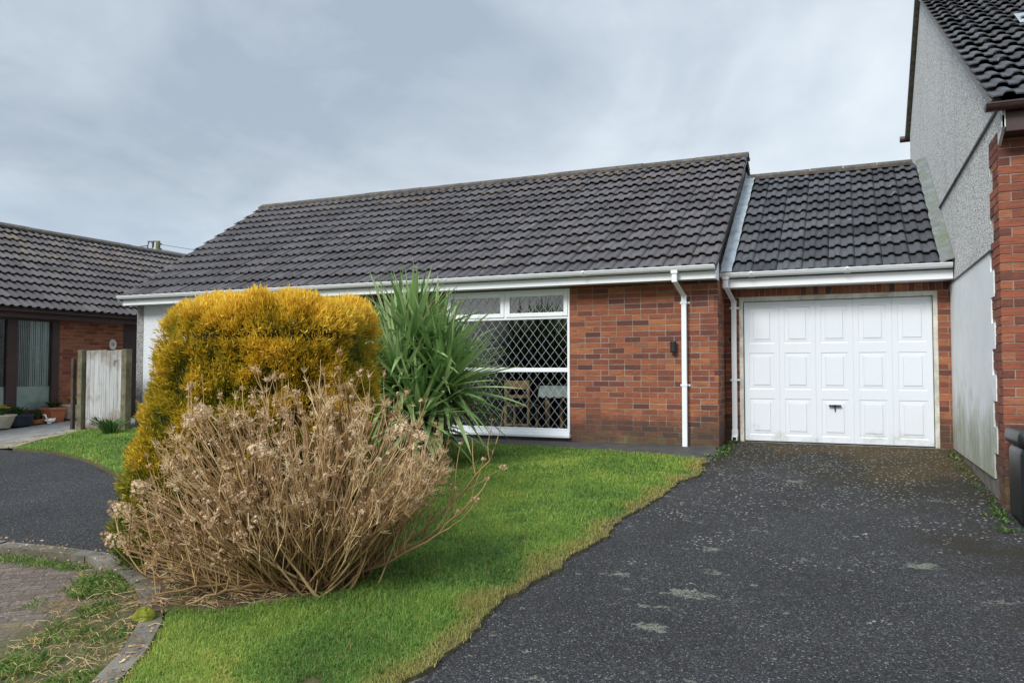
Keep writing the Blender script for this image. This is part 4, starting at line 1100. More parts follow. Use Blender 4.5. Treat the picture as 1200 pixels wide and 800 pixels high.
post(-12.30, 9.40, .11, 1.945, M_POST, 'grey green wooden post hinged at the left side of the board gate')
post(-12.44, 9.34, .06, 1.80, M_POSTD, 'thin dark brown post, outermost on the left of the board gate')
post(-11.255, 9.43, .12, 1.95, M_POST, 'mossy wooden post at the right side of the board gate')
b = MB(); b.box(-12.5, 9.18, gz(9.2) - .02, -12.05, 9.33, gz(9.2) + .028)
tag(b.build('concrete_slab', M_SETT, bevel=.006), 'small pale concrete slab at the foot of the gate posts', 'slab')

# ------------------------------------------------------------------ utility pole far behind
t = thing('utility_pole', 'distant wooden utility pole top with insulators and wires behind the left roof', 'utility pole')
px_, py_, pz_ = -34.35, 30.65, 8.62
MB().tube([(px_, py_, .6), (px_, py_, pz_)], [.17, .115], 12).build('pole', M_POLE, t)
for dz in (-.18, -.45): b = MB(); b.box(px_ + .1, py_ - .04, pz_ + dz - .04, px_ + .24, py_ + .04, pz_ + dz + .04); b.build('insulator', M_DARKFLASH, t)
b = MB()
b.bar((px_ - .55, py_ - .2, pz_ - .02), (px_ + .1, py_, pz_ - .02), .05, .05)
b.build('bracket', M_DARKFLASH, t)
b = MB(); b.tube([(px_ - .42 + .18 * math.cos(a), py_ - .15, pz_ - .28 + .26 * math.sin(a)) for a in [2 * math.pi * i / 16 for i in range(17)]], .028, 6); b.tube([(px_ - .22, py_ - .12, pz_), (px_ - .25, py_ - .12, pz_ - .35)], .05, 8)
b.build('insulator_coil', M_DARKFLASH, t)
b = MB()
def wire(a, c, sag, r=.012):
    a, c = Vector(a), Vector(c); b.tube([a.lerp(c, i / 14) - Vector((0, 0, sag * 4 * (i / 14) * (1 - i / 14))) for i in range(15)], r, 4)
wire((px_ - .5, py_ - .2, pz_ - .25), (px_ - 16, py_ - 3, pz_ + .1), .35, .025); wire((px_ + .1, py_, pz_ - .18), (px_ + 14, py_ + 6, pz_ - 1.6), .3); wire((px_ + .1, py_, pz_ - .45), (px_ + 14, py_ + 5, pz_ - 2.2), .3)
b.build('wire', M_DARKFLASH, t)

# ------------------------------------------------------------------ pots by the neighbour's window
def plant_tuft(c, n, h, spread, m, parent, name='plant', wid=.012, seed=0, tone=(.2, .8)):
    rg = np.random.default_rng(seed); V, F, T_ = [], [], []
    for i in range(n):
        a = rg.uniform(0, 2 * np.pi); r = rg.uniform(0, spread) ; hh = h * rg.uniform(.6, 1)
        bx, by = c[0] + .3 * r * np.cos(a), c[1] + .3 * r * np.sin(a); tx, ty = c[0] + r * np.cos(a), c[1] + r * np.sin(a)
        px, py = -np.sin(a) * wid, np.cos(a) * wid; z = c[2]; k = len(V); mz = z + hh * .7; mx_, my_ = (bx + tx * .8) / 1.8, (by + ty * .8) / 1.8
        V += [(bx - px * .5, by - py * .5, z), (bx + px * .5, by + py * .5, z), (mx_ + px, my_ + py, mz), (mx_ - px, my_ - py, mz), (tx, ty, z + hh * rg.uniform(.8, 1.05)), (tx + .001, ty, z + hh * .9)]
        F += [(k, k + 1, k + 2, k + 3), (k + 3, k + 2, k + 4, k + 5)]; T_ += [rg.uniform(*tone)] * 6
    return np_mesh(name, V, F, m, parent, {'tone': T_, 'dry': np.zeros(len(V))})
def flowers(c, n, spread, h, m, parent, seed=0, s=.022):
    rg = random.Random(seed); b = MB()
    for i in range(n):
        a = rg.uniform(0, 6.28); r = spread * math.sqrt(rg.random()); x, y, z = c[0] + r * math.cos(a), c[1] + r * math.sin(a), c[2] + h * rg.uniform(.6, 1)
        for k in range(5):
            t0 = k * 1.2566; b.add([(x, y, z), (x + s * math.cos(t0 - .45), y + s * math.sin(t0 - .45), z + s * .5), (x + s * 1.3 * math.cos(t0), y + s * 1.3 * math.sin(t0), z + s * .35), (x + s * math.cos(t0 + .45), y + s * math.sin(t0 + .45), z + s * .5)], [(0, 1, 2, 3)])
    return b.build('flowers', m, parent)
def round_pot(c, r, h, m, name, lab, cat='plant pot', top=1.25):
    t = thing(name, lab, cat)
    MB().lathe([(0.001, .0), (r, 0), (r * top, h * .9), (r * top * 1.06, h * .9), (r * top * 1.06, h), (r * top * .94, h), (r * top * .9, h * .9), (.001, h * .88)], c, 26).build('pot', m, t, smooth=False)
    return t
z0 = gz(10.3) + .01
# square terracotta pot
t = thing('terracotta_pot', 'square orange terracotta pot with a dark green plant beside the brown window', 'plant pot')
cx, cy = -13.95, 10.07; zz = gz(cy) + .01
b = MB(); b.hexa([(cx - .12, cy - .12, zz), (cx + .12, cy - .12, zz), (cx + .12, cy + .12, zz), (cx - .12, cy + .12, zz), (cx - .155, cy - .155, zz + .26), (cx + .155, cy - .155, zz + .26), (cx + .155, cy + .155, zz + .26), (cx - .155, cy + .155, zz + .26)])
b.box(cx - .165, cy - .165, zz + .235, cx + .165, cy + .165, zz + .28); b.build('pot', M_TERRA, t, bevel=.006)
plant_tuft((cx, cy, zz + .27), 260, .13, .16, M_WEED, t, seed=2, tone=(0, .25))
t = round_pot((-13.95, 10.50, gz(10.9) + .01), .17, .27, M_CREAM, 'cream_pot', 'round cream pot of yellow flowers between the terracotta pot and the gate')
plant_tuft((-13.95, 10.50, gz(10.9) + .26), 120, .15, .15, M_WEED, t, seed=3); flowers((-13.95, 10.50, gz(10.9) + .27), 44, .10, .16, M_YEL, t, 3, s=.03)
t = round_pot((-13.9, 9.03, gz(9.4) + .01), .15, .24, M_CREAM, 'cream_bowl', 'pale stone bowl of yellow flowers at the left edge of the picture', top=1.6)
plant_tuft((-13.9, 9.03, gz(9.4) + .23), 120, .16, .18, M_WEED, t, seed=4); flowers((-13.9, 9.03, gz(9.4) + .24), 24, .16, .18, M_YEL, t, 4, s=.03)
t = round_pot((-13.95, 9.36, gz(9.75) + .01), .22, .2, M_NAVY, 'dark_tub', 'low dark blue tub beneath the brown window, left of the red saucer')
plant_tuft((-13.95, 9.36, gz(9.75) + .18), 60, .22, .22, M_WEED, t, seed=5, tone=(0, .2))
t = round_pot((-13.92, 9.72, gz(10.1) + .01), .12, .07, M_TERRA, 'red_saucer', 'shallow dark red saucer pot beneath the brown window')
plant_tuft((-13.92, 9.72, gz(10.1) + .07), 60, .2, .12, M_WEED, t, seed=6, tone=(0, .2))
# white goose ornament, a small seated bird shape
t = thing('bird_ornament', 'small white ceramic bird ornament in front of the square terracotta pot', 'ornament')
bx, by = -13.74, 9.86; zz = gz(by) + .012
b = MB(); b.tube([(bx - .02, by - .10, zz + .075), (bx, by - .05, zz + .06), (bx, by, zz + .055), (bx, by + .06, zz + .065), (bx, by + .11, zz + .10)], [.01, .035, .05, .036, .006], 12)
b.tube([(bx, by - .05, zz + .07), (bx - .005, by - .085, zz + .13), (bx - .01, by - .095, zz + .175)], [.026, .014, .015], 10)
b.tube([(bx - .01, by - .10, zz + .176), (bx - .015, by - .135, zz + .168)], [.014, .004], 8)
b.tube([(bx, by - .02, zz), (bx, by - .02, zz + .03)], [.04, .03], 10)
b.build('bird_body', M_WHITE, t, smooth=True)
# blue-green strappy plant at the foot of the gate
pc = (-11.05, 8.98, gz(9) + .02)
o = plant_tuft(pc, 130, .30, .38, M_CORD, None, name='strappy_plant', wid=.014, seed=8, tone=(.1, .6))
tag(o, 'low blue green strappy plant at the foot of the board gate', 'plant')

# ------------------------------------------------------------------ cordyline
def leaf_strips(bases, dirs, L, w, droop, tone, dry, segs=8, seed=0, fold=.35):
    """arching sword leaves, V-folded; all arrays of the same length"""
    n = len(bases); P = bases.copy(); d = dirs / np.linalg.norm(dirs, axis=1, keepdims=True)
    side = np.cross(d, np.array([0, 0, 1.0])); ln = np.linalg.norm(side, axis=1, keepdims=True); side = np.where(ln > 1e-3, side / np.maximum(ln, 1e-3), np.array([1.0, 0, 0]))
    rg = np.random.default_rng(seed); tw = rg.uniform(-.6, .6, n)
    V = np.zeros((n, segs + 1, 3, 3)); step = (L / segs)[:, None]
    for s in range(segs + 1):
        t = s / segs
        prof = (0.55 + 0.45 * min(1, t * 4)) * (1 - max(0, (t - .35) / .65) ** 1.6)
        ww = (w * max(prof, 0.03))[:, None]
        up = np.cross(side, d); ang = (tw * t)[:, None]; sd = side * np.cos(ang) + up * np.sin(ang)
        V[:, s, 0] = P - sd * ww; V[:, s, 2] = P + sd * ww; V[:, s, 1] = P - np.cross(sd, d) * ww * fold
        d = d + np.array([0, 0, -1.0]) * (droop * (0.4 + 1.2 * t))[:, None] / segs; d /= np.linalg.norm(d, axis=1, keepdims=True)
        side = np.cross(d, np.array([0, 0, 1.0])) + side * .3; side /= np.maximum(np.linalg.norm(side, axis=1, keepdims=True), 1e-3)
        P = P + d * step
    Vf = V.reshape(-1, 3); F = []
    base = (np.arange(n) * (segs + 1) * 3)[:, None]
    quad = []
    for s in range(segs):
        for k in range(2): quad.append((s * 3 + k, s * 3 + k + 1, (s + 1) * 3 + k + 1, (s + 1) * 3 + k))
    F = (base[:, :, None] + np.array(quad)[None]).reshape(-1, 4)
    tip = np.linspace(0, 1, segs + 1)[None, :, None] * np.ones((n, 1, 3))
    T_ = (tone[:, None, None] + .12 * tip).reshape(-1); D_ = (dry[:, None, None] * np.ones((1, segs + 1, 3))).reshape(-1)
    return Vf, F, T_, D_
cord = thing('cordyline_palm', 'large green spiky cordyline palm growing in front of the lattice window', 'palm')
CB = np.array([-4.80, 8.06, gz(8.06)])
heads = [(0.0, 0.0, 1.52, 0.0, 0.0, 1.1), (-.30, .1, 1.38, -.40, .1, 1.15), (.30, .05, 1.25, .40, 0, 1.1), (.02, -.34, 1.02, .02, -.50, 1.0),
         (-.45, -.1, 1.05, -.6, -.2, 1.15), (.50, -.08, .95, .65, -.2, 1.1), (.30, -.36, .62, .45, -.6, 1.0), (.1, .35, 1.15, .1, .5, 1.0)]
rg = np.random.default_rng(12)
B_, D_, L_, W_, DR_, T_, Y_ = [], [], [], [], [], [], []
for hi, (hx, hy, hz, lx, ly2, ls) in enumerate(heads):
    hc = CB + np.array([hx, hy, hz]); ax = np.array([lx, ly2, 1.0]); ax /= np.linalg.norm(ax)
    e1 = np.cross(ax, [0.1, 1, 0.2]); e1 /= np.linalg.norm(e1); e2 = np.cross(ax, e1)
    nl = 98
    for k in range(nl):
        t = (k + rg.uniform(0, 1)) / nl                       # 0 young upright .. 1 old drooping
        th = k * 2.39996 + rg.uniform(-.2, .2); tilt = 0.06 + 1.75 * t ** 0.80
        d = ax * np.cos(tilt) + (e1 * np.cos(th) + e2 * np.sin(th)) * np.sin(tilt)
        if d[2] < -.45: d[2] = -.45
        B_.append(hc - ax * .16 * t + d * .02); D_.append(d); L_.append(ls * rg.uniform(.70, .98) * (1 - .12 * (t < .12))); W_.append(rg.uniform(.026, .038)); DR_.append(.10 + 1.0 * t ** 1.5 * rg.uniform(.4, 1.3))
        T_.append(.48 + rg.uniform(0, .50)); Y_.append(1.0 if (t > .93 and rg.random() < .6) else 0.0)
Vc, Fc, Tc, Dc = leaf_strips(np.array(B_), np.array(D_), np.array(L_), np.array(W_), np.array(DR_), np.array(T_), np.array(Y_), 8, 3)
np_mesh('leaves', Vc, Fc, M_CORD, cord, {'tone': Tc, 'dry': Dc})
# dead skirt
n = 260; a = rg.uniform(0, 2 * np.pi, n); B_ = CB + np.stack([.28 * np.cos(a), .25 * np.sin(a), rg.uniform(.35, .95, n)], 1)
D_ = np.stack([np.cos(a) * .8, np.sin(a) * .8, rg.uniform(-.6, .1, n)], 1)
Vc, Fc, Tc, Dc = leaf_strips(B_, D_, rg.uniform(.35, .6, n), rg.uniform(.012, .018, n), rg.uniform(2.0, 3.2, n), rg.uniform(.1, .5, n), np.where(rg.random(n) < .85, 1.0, 0.0), 7, 5)
np_mesh('dead_leaves', Vc, Fc, M_CORD, cord, {'tone': Tc, 'dry': Dc})
b = MB()
for (hx, hy, hz, lx, ly2, ls) in heads:
    b.tube([tuple(CB + np.array([hx * .35, hy * .35, -.03])), tuple(CB + np.array([hx * .6, hy * .6, hz * .45])), tuple(CB + np.array([hx, hy, hz]))], [.085, .065, .05], 9)
b.build('trunk', M_BARK, cord, smooth=True)

# ------------------------------------------------------------------ golden conifer
YAW = R(23.4); cr_, sr_ = math.cos(YAW), math.sin(YAW)
def vfrac(p, f, s=0.0): return mnoise.noise(Vector((p[0] * f + s, p[1] * f, p[2] * f)))
hg = thing('golden_conifer', 'big clipped golden yellow conifer bush behind the dried hydrangea', 'bush')
HC = np.array([-4.24, 4.85, gz(4.85)])            # base centre
def hedge_surface(th, v):
    """th around, v 0..1 from ground to the top centre, gives point (local, camera-independent world axes) and normal-ish"""
    # rounded box, wider at the foot, flat-ish top
    H = 1.83
    if v < .72:
        t = v / .72; z = H * .84 * t; k = 1.0 + .15 * (1 - t) ** 1.5 - .16 * max(0, t - .8) ** 1.2; 
    else:
        t = (v - .72) / .28; z = H * (.84 + .16 * math.sin(t * math.pi / 2) ** .5); k = (.977 * math.cos(t * math.pi / 2) ** .33)
    c, s = math.cos(th), math.sin(th); p = 4.0
    r = (abs(c) ** p + abs(s) ** p) ** (-1 / p)
    a, bb_ = .71, .88
    x, y = a * r * c * k, bb_ * r * s * k
    return x, y, z
rg = random.Random(77)
pts = []
NSP = 56000
gr = np.random.default_rng(99)
for i in range(NSP):
    th = gr.uniform(0, 2 * math.pi); v = gr.uniform(0, 1) ** .9
    if math.sin(th) > .35 and gr.random() < .55: continue      # thinner on the far side
    x, y, z = hedge_surface(th, v)
    x2, y2, z2 = hedge_surface(th + .02, v); x3, y3, z3 = hedge_surface(th, min(1, v + .01))
    nrm = Vector((x2 - x, y2 - y, z2 - z)).cross(Vector((x3 - x, y3 - y, z3 - z)))
    if nrm.length < 1e-9: nrm = Vector((0, 0, 1))
    nrm.normalize()
    # lumps
    lump = vfrac((x, y, z), 2.3, 3.3) * .06 + vfrac((x, y, z), 6.5, 8.1) * .12
    if lump < -.035 and gr.random() < .65: continue
    dep = gr.uniform(0, 1) ** 1.6 * .11
    p = Vector((x, y, z)) + nrm * (lump - dep)
    # lean: the head sits a little to the right of the foot
    p.x += .20 * (p.z / 1.8) - .07
    # rotate into place
    P = (HC[0] + p.x * cr_ - p.y * sr_, HC[1] + p.x * sr_ + p.y * cr_, HC[2] + max(p.z, .02)); N = (nrm.x * cr_ - nrm.y * sr_, nrm.x * sr_ + nrm.y * cr_, nrm.z)
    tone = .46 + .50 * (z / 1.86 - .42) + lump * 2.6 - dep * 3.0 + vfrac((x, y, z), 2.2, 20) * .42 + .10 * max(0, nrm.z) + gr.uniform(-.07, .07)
    pts.append((P, N, tone))
nP = np.array([p[0] for p in pts]); nN = np.array([p[1] for p in pts]); nT = np.array([p[2] for p in pts])
m_ = len(pts); fr_ = 5
rnd = gr.normal(0, 1, (m_, fr_, 3)); D = nN[:, None, :] * 1.0 + rnd * .62 + np.array([0, 0, .55]); D /= np.linalg.norm(D, axis=2, keepdims=True)
Ls = gr.uniform(.022, .050, (m_, fr_, 1)); side = np.cross(D, gr.normal(0, 1, (m_, fr_, 3))); side /= np.linalg.norm(side, axis=2, keepdims=True)
B0 = nP[:, None, :] + gr.normal(0, .012, (m_, fr_, 3)); w_ = gr.uniform(.0022, .0052, (m_, fr_, 1))
A0 = B0 - side * w_ * .6; A1 = B0 + side * w_ * .6; M0 = B0 + D * Ls * .55 + side * w_; M1 = B0 + D * Ls * .55 - side * w_; TP = B0 + D * Ls + np.array([0, 0, .006])
V = np.stack([A0, A1, M0, M1, TP], 2).reshape(-1, 3); ii = (np.arange(m_ * fr_) * 5)[:, None]
F = np.concatenate([ii + np.array([0, 1, 2]), ii + np.array([0, 2, 3]), ii + np.array([3, 2, 4])], 0)
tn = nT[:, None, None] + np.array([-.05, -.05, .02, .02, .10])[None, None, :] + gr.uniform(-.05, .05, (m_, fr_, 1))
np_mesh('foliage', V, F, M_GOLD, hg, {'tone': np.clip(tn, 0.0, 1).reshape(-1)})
# dark solid core added inside to stop light passing through the foliage
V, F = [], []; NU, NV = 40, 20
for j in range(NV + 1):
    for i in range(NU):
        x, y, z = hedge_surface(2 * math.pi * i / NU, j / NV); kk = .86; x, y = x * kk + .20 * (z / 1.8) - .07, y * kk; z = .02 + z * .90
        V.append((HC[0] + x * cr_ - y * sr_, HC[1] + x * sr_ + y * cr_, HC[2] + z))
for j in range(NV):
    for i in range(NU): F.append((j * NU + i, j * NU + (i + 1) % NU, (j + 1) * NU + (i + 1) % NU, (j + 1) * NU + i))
np_mesh('inner_light_block', V, F, M_CORE, hg, smooth=True)

# ------------------------------------------------------------------ dried hydrangea
hd = thing('dried_hydrangea', 'wide leafless brown hydrangea bush with pale dried flower heads', 'bush')
YB2 = np.array([-3.17, 4.05, gz(4.05)])
class Strands:
    """many thin tapering three-sided tubes"""
    def __init__(s): s.V = []; s.F = []; s.T = []; s.n = 0
    def add(s, pts, r0, r1, tone, k=3):
        pts = np.asarray(pts); n = len(pts); d = np.gradient(pts, axis=0); d /= np.maximum(np.linalg.norm(d, axis=1, keepdims=True), 1e-6)
        a = np.cross(d, [0.31, 0.2, .93]); a /= np.maximum(np.linalg.norm(a, axis=1, keepdims=True), 1e-6); b = np.cross(d, a)
        r = np.linspace(r0, r1, n)[:, None]
        rings = [pts + (a * math.cos(2 * math.pi * j / k) + b * math.sin(2 * math.pi * j / k)) * r for j in range(k)]
        V = np.stack(rings, 1).reshape(-1, 3); s.V.append(V)
        i = np.arange(n - 1)[:, None] * k; j = np.arange(k)[None]
        f = np.stack([i + j, i + (j + 1) % k, i + k + (j + 1) % k, i + k + j], 2).reshape(-1, 4) + s.n
        s.F.append(f); s.n += len(V); s.T.append(np.full(len(V), tone))
    def build(s, name, m, parent): return np_mesh(name, np.concatenate(s.V), np.concatenate(s.F), m, parent, {'tone': np.concatenate(s.T)})
g2 = np.random.default_rng(31)
st = Strands(); heads_ = []
def env(az, el):
    """outer reach of the bush in a direction (az measured in the picture-right frame)"""
    rx, ry, rz = .99, .66, 1.27
    if math.cos(az) < 0: rx = 1.14
    dx, dy, dz = math.cos(el) * math.cos(az) / rx, math.cos(el) * math.sin(az) / ry, math.sin(el) / rz
    return (abs(dx) ** 2.5 + abs(dy) ** 2.5 + abs(dz) ** 2.5) ** (-1 / 2.5)
def towld(x, y): return x * cr_ - y * sr_, x * sr_ + y * cr_
def curve(p0, d0, L, n, bend_up, wob):
    pts = [p0]; d = d0 / np.linalg.norm(d0)
    for i in range(n):
        d = d + np.array([0, 0, bend_up / n]) + g2.normal(0, wob, 3); d /= np.linalg.norm(d); pts.append(pts[-1] + d * L / n)
    return np.array(pts), d
for i in range(720):
    az = g2.uniform(0, 2 * math.pi); el = math.asin(min(1, g2.uniform(.04, 1.0) ** .75))
    if math.sin(az) > .2 and g2.random() < .3: continue
    if math.cos(az) > 0: el = max(el, (.30 + .38 * math.cos(az)) * g2.uniform(.9, 1.25))
    el = max(el, .75 * max(0, -math.sin(az)) ** 2 * g2.uniform(.7, 1.2)) if abs(math.cos(az)) < .8 else el
    edge_ = (math.sin(el) > .68) or abs(math.cos(az)) > .75
    reach = env(az, el) * (1 - .30 * g2.random() ** 2.0)
    if el < .25: reach *= .9
    ex, ey = towld(math.cos(el) * math.cos(az), math.cos(el) * math.sin(az)); ez = math.sin(el)
    bo = g2.normal(0, .085, 2); p0 = YB2 + np.array([bo[0] * 1.4 + ex * .10, bo[1] + ey * .10, -.01])
    target = YB2 + np.array([ex, ey, ez]) * reach
    out = target - p0; L = np.linalg.norm(out)
    # stems start low and outward, then sweep up
    low = 1 - ez
    d0 = out / L + np.array([ex, ey, 0]) * .25 * low + np.array([0, 0, -.28 * low])
    n = 9; pts = [p0]; dcur = d0 / np.linalg.norm(d0)
    for s in range(n):
        t = (s + 1) / n; want = (target + np.array([0, 0, .0]) - pts[-1]); wl_ = np.linalg.norm(want)
        dcur = dcur + want / max(wl_, .05) * (.25 + .5 * t) + g2.normal(0, .065, 3) + np.array([0, 0, .12 * t]); dcur /= np.linalg.norm(dcur)
        pts.append(pts[-1] + dcur * L / n)
    pts = np.array(pts); tone = g2.uniform(.0, .75); pts[:, 2] = np.maximum(pts[:, 2], gz(4) + .01)
    st.add(pts, g2.uniform(.006, .012), .0036, tone)
    # side shoots
    for k in range(g2.integers(2, 6)):
        j = g2.integers(4, n + 1); q, dd = curve(pts[j], dcur * .9 + g2.normal(0, .32, 3) + np.array([0, 0, .55]), g2.uniform(.08, .26), 4, .5, .12)
        st.add(q, .0038, .0018, min(1, tone + g2.uniform(0, .3)))
        outer = .04 + .38 * (ez > .68) + .28 * (math.cos(az) < -.25) + .12 * (math.cos(az) > .6)
        if j > 5 and g2.random() < outer: heads_.append((q[-1], g2.uniform(.010, .026), g2.uniform(.3, 1.0)))
        # lacy remains of flower heads: short splayed pedicels
        if j > 6 and g2.random() < (.6 if edge_ else .12):
            for e in range(8):
                d5 = dd + g2.normal(0, .55, 3); d5 /= np.linalg.norm(d5); st.add([q[-1], q[-1] + d5 * g2.uniform(.02, .05)], .0016, .0010, min(1, tone + .35))
    for e in range(12 if edge_ else 2):
        d5 = dcur + g2.normal(0, .55, 3); d5 /= np.linalg.norm(d5); st.add([pts[-1], pts[-1] + d5 * g2.uniform(.03, .07)], .0018, .0010, min(1, tone + .35))
    if g2.random() < outer * .8: heads_.append((pts[-1], g2.uniform(.014, .036), g2.uniform(.3, 1.0)))
# big arching branch reaching right, as in the photograph, plus tangled low ones on the left
for (x, y, z, ln) in ((1.04, -.05, .50, 0), (.92, -.25, .38, 0), (-1.05, -.2, .20, 0), (-.85, -.4, .12, 0), (-.7, -.6, .08, 0), (-1.05, .1, .5, 0), (1.15, .15, .75, 0), (-.5, -.7, .05, 0), (-.9, -.5, .3, 0)):
    wx, wy = towld(x, y); tgt = YB2 + np.array([wx, wy, z]); p0 = YB2 + np.array([wx * .1, wy * .1, .0]); pts = [p0]
    for s in range(1, 13):
        t = s / 12; q = p0 * (1 - t) + tgt * t; q[2] = p0[2] + (tgt[2] - p0[2]) * (t ** 2.0) + .05 * math.sin(t * 3.1) + .03; pts.append(q + g2.normal(0, .006, 3))
    pts = np.array(pts); st.add(pts, .014, .005, .35, 5)
    for k in range(11):
        j = g2.integers(4, 13); q, dd = curve(pts[j], np.array([wx * .3, wy * .3, .9]) + g2.normal(0, .3, 3), g2.uniform(.15, .42), 6, .5, .14)
        st.add(q, .0048, .002, g2.uniform(.2, .6)); 
        if g2.random() < .5: heads_.append((q[-1], g2.uniform(.012, .03), g2.uniform(.2, .7)))
st.build('stems', M_STEM, hd)
# papery heads: a few big pale ones
for (x, y, z, r) in ((-.10, -.72, .93, .06), (-.55, -.35, 1.12, .06), (-.66, -.3, 1.04, .05), (.62, -.2, 1.0, .06), (.72, -.15, .95, .055), (-1.12, -.2, .50, .07), (-1.08, -.35, .35, .06), (-.95, -.3, .66, .06)):
    wx, wy = towld(x, y); heads_.append((YB2 + np.array([wx, wy, z]), r, .95))
PV, PT_ = [], []
for c, r, tone in heads_:
    n = int(8 + (r / .02) ** 2 * 8)
    d = g2.normal(0, 1, (n, 3)); d /= np.linalg.norm(d, axis=1, keepdims=True); d[:, 2] = d[:, 2] * .75 + .2
    rad = r * g2.uniform(.5, 1, (n, 1)) ** .5; p = c + d * rad
    u_ = g2.normal(0, 1, (n, 3)); u_ /= np.linalg.norm(u_, axis=1, keepdims=True); v_ = np.cross(u_, d); v_ /= np.maximum(np.linalg.norm(v_, axis=1, keepdims=True), 1e-4)
    s = g2.uniform(.004, .0105, (n, 1)) * (1.0 + (r > .05) * .3)
    PV.append(np.stack([p - u_ * s, p - v_ * s, p + u_ * s, p + v_ * s], 1).reshape(-1, 3)); PT_.append(np.repeat(np.clip(tone + g2.uniform(-.25, .2, n), 0, 1), 4))
PV = np.concatenate(PV); Fq = np.arange(len(PV)).reshape(-1, 4)
np_mesh('flower_heads', PV, Fq, M_DRYF, hd, {'tone': np.concatenate(PT_)})

# ------------------------------------------------------------------ grass
def in_poly(x, y, poly):
    P = np.array(poly); inside = np.zeros(len(x), bool); j = len(P) - 1
    for i in range(len(P)):
        xi, yi, xj, yj = *P[i], *P[j]
        if yi != yj:
            c = ((yi > y) != (yj > y)) & (x < (xj - xi) * (y - yi) / (yj - yi) + xi); inside ^= c
        j = i
    return inside
def vnoise(x, y, f, seed):
    """smooth value noise, vectorised"""
    r_ = np.random.default_rng(seed); G = r_.random((256, 256)); X = x * f + 1000; Y = y * f + 1000
    xi, yi = np.floor(X).astype(int), np.floor(Y).astype(int); u, v = X - xi, Y - yi; u = u * u * (3 - 2 * u); v = v * v * (3 - 2 * v)
    g = lambda a, b_: G[a % 256, b_ % 256]
    return (g(xi, yi) * (1 - u) + g(xi + 1, yi) * u) * (1 - v) + (g(xi, yi + 1) * (1 - u) + g(xi + 1, yi + 1) * u) * v
lp = refine([(-4.35, 3.82), (-3.97, 3.60), (-3.72, 3.36), (-3.42, 3.34), (-3.15, 3.56), (-3.0, 3.75), (-2.88, 4.0), (-3.0, 4.4), (-3.5, 5.4), (-4.4, 5.9), (-5.2, 5.2), (-4.8, 4.25)], .05, .06, 8, closed=True)
def grass(regions, poly, seed):
    rg = np.random.default_rng(seed); XS, YS, SC = [], [], []
    for (x0, x1, y0, y1, dens, scl) in regions:
        n = int((x1 - x0) * (y1 - y0) * dens); x = rg.uniform(x0, x1, n); y = rg.uniform(y0, y1, n); XS.append(x); YS.append(y); SC.append(np.full(n, scl))
    x, y, s = np.concatenate(XS), np.concatenate(YS), np.concatenate(SC)
    # a soft overhang past the soil edge
    jx, jy = rg.normal(0, .012, len(x)), rg.normal(0, .012, len(x))
    k = in_poly(x + jx, y + jy, poly); x, y, s = x[k], y[k], s[k]
    de = np.full(len(x), 9.0)                       # distance to the drive edge
    E_ = np.array(DR_EDGE)
    for a, b_ in zip(E_[:-1], E_[1:]):
        t = np.clip(((x - a[0]) * (b_[0] - a[0]) + (y - a[1]) * (b_[1] - a[1])) / ((b_ - a) @ (b_ - a)), 0, 1)
        de = np.minimum(de, np.hypot(x - a[0] - t * (b_[0] - a[0]), y - a[1] - t * (b_[1] - a[1])))
    n1_, n2_, n3_ = vnoise(x, y, 1.3, 1), vnoise(x, y, 4.5, 2), vnoise(x, y, 14, 3)
    dh = np.hypot((x + 3.45) / .8, (y - 4.0) / .5)      # bare litter under the shrubs
    dk = np.hypot(x + 4.26, (y - 4.84))
    keep = (rg.random(len(x)) > np.clip(1.25 - dh, 0, 1) * 1.2) & (dk > .86 + .1 * n3_)
    keep &= rg.random(len(x)) > np.clip((.10 - de) / .10, 0, .55) * (n2_ + .3)
    keep &= (n3_ + n2_ * .6) > .22
    keep &= ~(in_poly(x, y, lp) & (rg.random(len(x)) < .93))
    x, y, s, de, n1_, n2_, n3_ = (q[keep] for q in (x, y, s, de, n1_, n2_, n3_)); n = len(x)
    L = rg.uniform(.018, .060, n) * (.8 + .5 * n2_) * np.clip(.45 + de * 2.2, .45, 1); w = rg.uniform(.0012, .0022, n) * s
    lush = np.exp(-(((x + 2.15) / .8) ** 2 + ((y - 4.1) / .9) ** 2)); L *= 1 + .35 * lush
    az = rg.uniform(0, 2 * np.pi, n); lean = rg.uniform(.15, 1.5, n); z = gza(y) + .02
    dx, dy = np.cos(az), np.sin(az)
    P0 = np.stack([x, y, z], 1); M = P0 + np.stack([dx * lean * L * .35, dy * lean * L * .35, L * .6], 1); TP = P0 + np.stack([dx * lean * L, dy * lean * L, L * np.clip(1.02 - .45 * lean, .3, 1)], 1)
    sd = np.stack([-dy, dx, 0 * dx], 1) * w[:, None]
    V = np.stack([P0 - sd, P0 + sd, M + sd * .8, M - sd * .8, TP], 1).reshape(-1, 3); ii = (np.arange(n) * 5)[:, None]
    F = np.concatenate([ii + np.array([0, 1, 2]), ii + np.array([0, 2, 3]), ii + np.array([3, 2, 4])], 0)
    near = np.clip((4.2 - y) / 1.6, 0, 1)
    tone = .50 + (n1_ - .5) * .50 + (n2_ - .5) * .35 + .22 * near * (n1_ > .35) - .22 * lush + rg.uniform(-.24, .24, n)
    dry = np.clip((.05 + .24 * n2_ - de) / .15, 0, .8) * rg.uniform(.3, 1, n) + (rg.random(n) < .05 + .05 * near) * rg.uniform(.3, .9, n) + np.clip(n2_ * n3_ - .62, 0, .3) * 1.4
    return np_mesh('grass', V, F, M_GRASS, None, {'tone': np.repeat(np.clip(tone, 0, 1), 5), 'dry': np.repeat(np.clip(dry, 0, .95), 5)})
